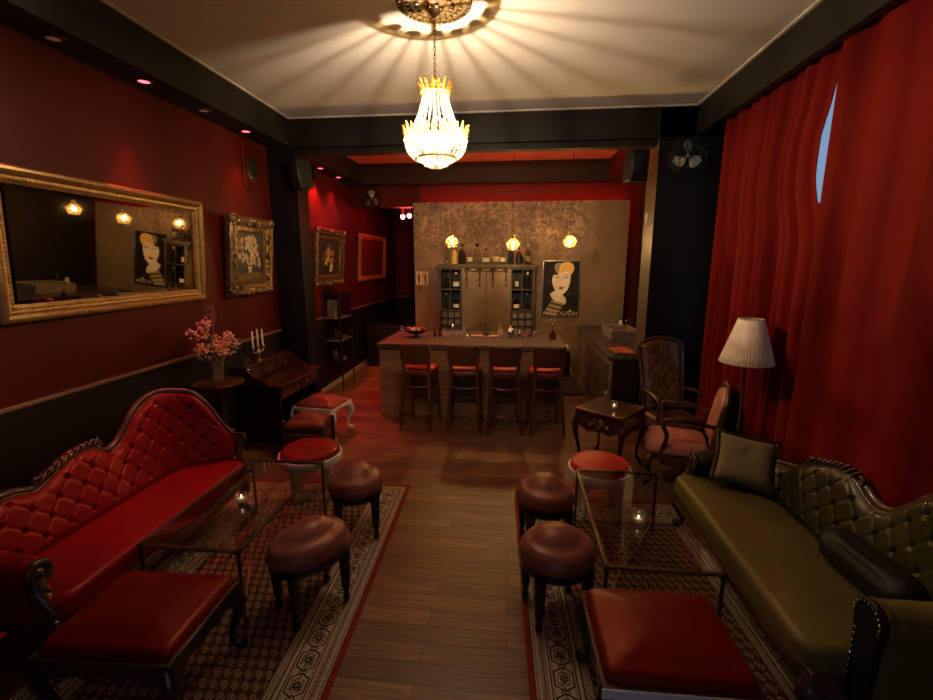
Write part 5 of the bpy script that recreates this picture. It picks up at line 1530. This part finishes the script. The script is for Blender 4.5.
# local: front faces +x; wall behind at -x; y from -.5 to .5
build('writing_top', MB().prism([(-.30, -.50), (.22, -.50), (.245, -.46)] + [(.245 + .03 * sin(pi * i / 12), -.40 + .8 * i / 12) for i in range(13)] + [(.245, .46), (.22, .50), (-.30, .50)], .755, .785, 'z'), 'dark_mahogany', t, bevel=.006)
rs = MB(); rs.box(-.31, -.13, -.50, .50, .955, .98); rs.box(-.31, -.29, -.49, .49, .785, .955)
for y in (-.49, -.17, .17, .47): rs.box(-.29, -.15, y, y + .02, .785, .955)
build('raised_shelf', rs, 'dark_mahogany', t, bevel=.004)
for i, y in enumerate((-.47, -.15, .19)):
    d = build('small_drawer', bx(-.28, -.145, y, y + .28, .80, .94), 'dark_mahogany', t, bevel=.005)
    build('knob', MB().ball((-.135, y + .14, .87), .010, 8), 'brass', d)
for sg in (-1, 1):
    sd = MB().prism([(-.31, .785), (-.31, .96), (-.14, .96)] + [(-.14 + .22 * i / 10, .96 - .155 * (i / 10) ** .65) for i in range(1, 11)] + [(.08, .785)], sg * .49 - .011, sg * .49 + .011, 'y')
    build('side_gallery', sd, 'dark_mahogany', t, smooth=False)
b_ = MB(); b_.box(-.30, .21, -.48, -.455, .10, .755); b_.box(-.30, .21, .455, .48, .10, .755); b_.box(-.30, -.28, -.46, .46, .10, .755); b_.box(-.28, .205, -.455, .455, .60, .615)
build('case', b_, 'black_wood', t, bevel=.004)
for y0, y1 in ((-.45, -.01), (.01, .45)):
    d = build('drawer', bx(.19, .222, y0, y1, .62, .745), 'dark_mahogany', t, bevel=.006)
    for q in (.25, .75): build('knob', MB().ball((.235, y0 + (y1 - y0) * q, .683), .013, 8), 'brass', d)
for sx in (-.26, .17):
    for sy in (-.45, .45):
        build('leg', MB().lathe([(.018, 0), (.028, .03), (.02, .06), (.034, .1), (.034, .12)], 12, (sx, sy, 0)), 'black_wood', t)
# candelabra with candles
cx_, cy_, cz_ = -2.90, 4.80, .98
t = thing('candelabra', 'small brass three-armed candelabra standing on the raised shelf of the desk', 'candelabra', (cx_, cy_, cz_))
build('base', MB().lathe([(.06, 0), (.062, .008), (.03, .02), (.012, .035), (.012, .06), (.026, .09), (.018, .125), (.010, .14), (.012, .165)], 18), 'brass', t)
arm = MB()
for sg in (-1, 1): arm.tube(catmull([(0, 0, .13), (0, sg * .04, .105), (0, sg * .095, .12), (0, sg * .10, .155)], 6), .006, 6)
build('arms', arm, 'brass', t)
CAN = [(0, 0.0, .165, 'tallest ivory candle standing in the middle of the brass candelabra'), (0, -.10, .155, 'ivory candle in the candelabra arm nearest the flower vase'), (0, .10, .155, 'ivory candle in the candelabra arm farthest from the flower vase')]
for x, y, z, lb in CAN:
    build('candle_cup', MB().lathe([(.006, z - .01), (.020, z), (.018, z + .018), (.012, z + .018), (.012, z + .002), (.001, z + .002)], 12, (x, y, 0)), 'brass', t)
    c = thing('candle', lb, 'candle', (cx_ + x, cy_ + y, cz_ + z + .003), 0, 'candles in the candelabra')
    build('wax_stick', MB().lathe([(.0105, 0), (.0105, .185), (.007, .20), (.002, .205)], 12), 'ivory_wax', c)
    build('wick', MB().tube([(0, 0, .203), (.001, 0, .213)], .0012, 5), 'black_iron', c)
o = build('glass_ornament', MB().lathe([(.03, 0), (.03, .005), (.008, .015), (.012, .03), (.032, .05), (.026, .075), (.004, .085)], 14), 'clear_glass'); put(o, (-2.93, 4.60, .98)); tag(o, 'small glass ornament on the desk shelf beside the candelabra', 'ornament')

# flower stand and vase
FX, FY = -2.79, 3.90
t = thing('flower_stand', 'tall round-topped dark wooden stand carrying the flower vase behind the red sofa', 'plant stand', (FX, FY, 0))
build('stand_top', MB().lathe([(.001, .945), (.21, .945), (.225, .955), (.225, .97), (.21, .98), (.001, .98)], 36), 'dark_mahogany', t, angle=40)
build('column', MB().lathe([(.05, .12), (.06, .16), (.04, .22), (.05, .4), (.04, .6), (.028, .78), (.04, .88), (.07, .945)], 18), 'black_wood', t)
for k in range(3):
    a = k * 2 * pi / 3 + .5
    build('leg', MB().tube(catmull([(0, 0, .17), (.09 * cos(a), .09 * sin(a), .14), (.16 * cos(a), .16 * sin(a), .05), (.205 * cos(a), .205 * sin(a), .012)], 5), [.03 - .0007 * i for i in range(16)], 8), 'black_wood', t)
t = thing('flower_vase', 'clear glass vase of dried coral and pink flowers standing on the tall dark stand', 'vase', (FX, FY + .01, .98))
build('glass_body', MB().lathe([(.001, .01), (.042, .012), (.045, 0), (.045, .02), (.05, .10), (.072, .235), (.066, .235), (.045, .11), (.036, .025), (.001, .02)], 20), 'clear_glass', t)
rnd = random.Random(12); st = MB(); b1 = MB(); b2 = MB(); lv = MB()
def cluster(x, y, z, r, n, mb):
    for i in range(n):
        d = Vector((rnd.gauss(0, 1), rnd.gauss(0, 1), rnd.gauss(0, .7))).normalized() * r * rnd.uniform(.3, 1)
        mb.ball((x + d.x, y + d.y, z + d.z), rnd.uniform(.009, .017), 6, sz=.75)
heads = [(-.02, -.26, .50, .05, 22, 2), (.02, -.16, .55, .06, 30, 2), (.0, -.15, .47, .07, 40, 1), (.02, -.22, .35, .06, 34, 1), (.05, -.10, .36, .06, 34, 1), (.0, .0, .30, .07, 36, 1), (.06, .12, .40, .07, 40, 2), (.02, .18, .42, .05, 28, 2), (.04, .06, .36, .06, 32, 1), (.08, .0, .27, .06, 26, 1), (.02, -.04, .42, .05, 20, 1), (.06, .20, .34, .05, 22, 2), (.0, -.09, .58, .04, 16, 2)]
for x, y, z, r, n, k in heads:
    st.tube(catmull([(0, 0, .03), (x * .3, y * .3, .2), (x, y, z)], 5), .0028, 5)
    cluster(x, y, z, r, n, b1 if k == 1 else b2)
for k in range(9):    # curling dry twigs
    y = rnd.uniform(-.10, .06); x = rnd.uniform(-.02, .05)
    st.tube(catmull([(0, 0, .05), (x, y * .5, .3), (x + .03, y - .05, .52), (x + .02, y + .03 + .04 * sin(k), .66 + .05 * sin(k * 2)), (x, y - .03, .74 - .05 * (k % 3))], 6), .0022, 4)
for k in range(46):
    a = rnd.uniform(-.25, .28); z = rnd.uniform(.22, .40); x = rnd.uniform(-.05, .10)
    p = Vector((x * .5, a * .55, z - .03)); q = Vector((x, a, z + rnd.uniform(-.03, .06))); mdl = (p + q) / 2 + Vector((0, 0, .02)); wv = Vector((rnd.uniform(-.012, .012), .004, .013))
    lv.add([p, mdl + wv, q, mdl - wv], [(0, 1, 2, 3)])
for k in range(26):
    y = rnd.uniform(.18, .34); z = .30 + rnd.uniform(-.06, .06); lv.ball((rnd.uniform(0, .06), y, z), .010, 5)
build('stems', st, 'dried_stem', t); build('coral_blooms', b1, 'dried_bloom', t); build('pink_blooms', b2, 'dried_pink', t); build('dry_leaves', lv, 'grey_leaf', t, solid=.001)

# display cabinet
t = thing('display_cabinet', 'narrow dark display cabinet with glass sides on thin legs below the figure painting', 'cabinet', (-2.90, 7.20, 0))
# local: x +-.135, y +-.255
f = MB(); W, D_ = .135, .255
for sx in (-1, 1):
    for sy in (-1, 1): f.box(sx * W - .014, sx * W + .014, sy * D_ - .014, sy * D_ + .014, .45, 1.60)
for z in (.45, 1.56):
    for sx in (-1, 1): f.box(sx * W - .012, sx * W + .012, -D_, D_, z, z + .045)
    for sy in (-1, 1): f.box(-W, W, sy * D_ - .012, sy * D_ + .012, z, z + .045)
f.box(-W - .02, W + .02, -D_ - .02, D_ + .02, 1.60, 1.625); f.box(-W, W, -D_, D_, .45, .465)
f.prism([(-.14, 1.62)] + [(.13 * cos(pi - pi * i / 14) - .01, 1.62 + .085 * sin(pi * i / 14)) for i in range(15)] + [(.14, 1.62)], -D_ - .012, -D_ + .012, 'y')
build('carcass', f, 'black_wood', t, smooth=False, bevel=.003)
for z in (.83, 1.20): build('shelf', bx(-W, W, -D_, D_, z, z + .012), 'pale_skirting', t)
gp = MB()
for sy in (-1, 1): gp.box(-W, W, sy * D_ - .002, sy * D_ + .002, .49, 1.56)
gp.box(W - .002, W + .002, -D_, D_, .49, 1.56)
build('glass_pane', gp, 'cabinet_glass', t, smooth=False)
for sx in (-1, 1):
    for sy in (-1, 1): build('leg', MB().lathe([(.009, 0), (.016, .45)], 10, (sx * W, sy * D_, 0)), 'black_wood', t)
t = thing('small_picture', 'small pale framed picture leaning on the top shelf of the display cabinet', 'picture', (-2.915, 7.02, 1.214), 0); t.rotation_euler = (radians(-8), 0, 0)
build('sheet', bx(-.09, .09, 0, .006, 0, .29), 'label_cream', t)
fr = MB()
for q in ((-.10, -.085, 0, .30), (.085, .10, 0, .30), (-.10, .10, 0, .015), (-.10, .10, .285, .30)): fr.box(q[0], q[1], -.008, .008, q[2], q[3])
build('frame', fr, 'antique_gilt', t)
pf = MB()
for k in range(5): pf.box(-.06 + .025 * k, -.048 + .025 * k, -.002, .001, .05, .17)
pf.lathe([(.028, -.002), (.028, .0)], 14, T=Matrix.Translation((0, 0, .22)) @ Matrix.Rotation(pi / 2, 4, 'X'))
build('printed_motif', pf, 'poster_grey', t, smooth=False)
CI = [('figurine', 'small white figurine on the top shelf of the display cabinet', (-2.86, 6.99, 1.214), 'label_white', [(.018, 0), (.02, .02), (.01, .05), (.018, .08), (.008, .105), (.012, .12), (.002, .13)]),
      ('ceramic_jar', 'brown ceramic jar on the bottom shelf of the display cabinet', (-2.92, 7.05, .466), 'brown_leather', [(.06, 0), (.075, .06), (.07, .15), (.04, .20), (.045, .22), (.001, .225)]),
      ('white_cup', 'white cup on the bottom shelf of the display cabinet by the glass side', (-2.83, 7.22, .466), 'label_white', [(.02, 0), (.035, .03), (.04, .07), (.036, .07), (.03, .03), (.001, .01)]),
      ('brown_box_jar', 'dark brown jar on the middle shelf of the display cabinet', (-2.90, 7.08, .843), 'brown_leather', [(.06, 0), (.065, .10), (.06, .16), (.03, .18), (.001, .19)]),
      ('pale_dish', 'pale dish on the middle shelf of the display cabinet', (-2.84, 7.30, .843), 'label_cream', [(.02, 0), (.04, .015), (.052, .03), (.05, .032), (.001, .008)])]
for nm, lb, lc, mt, pr in CI:
    o = build(nm, MB().lathe(pr, 14), mt); put(o, lc); tag(o, lb, nm.split('_')[-1])

# black chest in the corridor mouth
t = thing('black_chest', 'long black cabinet standing in the corridor behind the bar end', 'cabinet', (-2.44, 9.45, 0))
build('body', bx(-.50, .50, -.70, .70, 0, .80), 'black_plastic', t, bevel=.01)
build('lid', bx(-.51, .51, -.715, .715, .80, .835), 'black_plastic', t, bevel=.008)
build('plinth', bx(-.48, .48, -.71, -.70, .0, .06), 'black_iron', t)

# sink counter
t = thing('sink_counter', 'weathered wooden sink counter with dark top in front of the column', 'counter', (1.22, 7.0, 0))
build('worktop', MB().prism([(-.03, -1.40), (.36, -1.40), (.36, -.96), (.90, -.96), (.90, 1.44), (-.03, 1.44)], .91, .95, 'z'), 'counter_top', t, bevel=.005)
c = MB(); c.box(0, .03, -1.37, 1.42, .0, .91); build('end_panel', bx(.03, .34, -1.37, -1.34, 0, .91), 'black_wood', t)
build('front', c, 'counter_wood', t, bevel=.004)
for y0, y1 in ((-1.30, -.72), (-.68, -.10), (-.06, .52)):
    d = build('door', bx(-.016, 0, y0, y1, .08, .84), 'cabinet_dark', t, bevel=.004)
    build('door_handle', MB().tube([(-.03, y1 - .06, .45), (-.045, y1 - .06, .47), (-.045, y1 - .06, .58), (-.03, y1 - .06, .60)], .007, 6), 'steel', d)
t = thing('stone_basin', 'rectangular grey stone basin standing on the sink counter', 'basin', (1.66, 7.10, .951))
b_ = MB(); b_.box(-.20, .20, -.35, .35, 0, .03)
for q in ((-.21, -.17, -.36, .36), (.17, .21, -.36, .36), (-.17, .17, -.36, -.32), (-.17, .17, .32, .36)): b_.box(q[0], q[1], q[2], q[3], .0, .155)
build('basin_body', b_, 'stone_sink', t, bevel=.006)
t = thing('serving_tray', 'metal-rimmed tray with rusty red bottom on the near end of the sink counter', 'tray', (1.40, 5.95, .951), radians(0))
build('tray_bottom', bx(-.14, .14, -.28, .28, 0, .008), 'tray_rust', t)
r_ = MB()
for q in ((-.15, -.14, -.29, .29), (.14, .15, -.29, .29), (-.14, .14, -.29, -.28), (-.14, .14, .28, .29)): r_.box(q[0], q[1], q[2], q[3], 0, .035)
build('rim', r_, 'steel', t, bevel=.002)
build('tray_cloth', MB().sheet(lambda u, v: (-.11 + .2 * u, -.2 + .36 * v, .012 + .014 * sin(u * 7 + v * 4) * sin(v * 9) + .014), 14, 18), 'tray_rust', t, solid=.003)
t = thing('soap_dispenser', 'white soap dispenser with dark pump standing behind the stone basin', 'dispenser', (1.78, 7.62, .951))
build('bottle', MB().lathe([(.032, 0), (.034, .01), (.034, .17), (.02, .20), (.012, .205)], 16), 'label_white', t)
build('pump', MB().tube([(0, 0, .20), (0, 0, .25), (-.01, 0, .26), (-.05, 0, .255)], .008, 8), 'black_plastic', t)
t = thing('basin_tap', 'silver curved tap standing beside the soap dispenser behind the basin', 'tap', (1.92, 7.58, .951))
build('spout', MB().tube(catmull([(0, 0, 0), (0, 0, .20), (-.03, -.03, .25), (-.08, -.08, .22), (-.09, -.09, .18)], 6), .011, 8), 'steel', t)
build('lever', MB().tube([(0, 0, .15), (.05, 0, .20)], .007, 8), 'steel', t)
t = thing('waste_canister', 'dark canister with white cap and bent hose standing by the back wall skirting', 'canister', (.98, 8.25, .031))
build('body', MB().lathe([(.07, 0), (.075, .02), (.075, .42), (.05, .47), (.03, .48)], 18), 'black_plastic', t)
build('cap', MB().lathe([(.032, .48), (.045, .49), (.045, .56), (.03, .585), (.001, .59)], 16), 'label_white', t)
build('hose', MB().tube(catmull([(.03, 0, .52), (.10, -.03, .50), (.12, -.08, .3), (.10, -.12, .12), (.14, -.22, .02)], 6), .016, 8), 'cabinet_metal', t)
o = build('floor_mat', bx(.0, .62, .0, 1.35, 0, .03), 'black_mat', bevel=.008); put(o, (.56, 7.08, 0)); tag(o, 'black rubber floor mat between the bar end and the sink counter', 'mat')
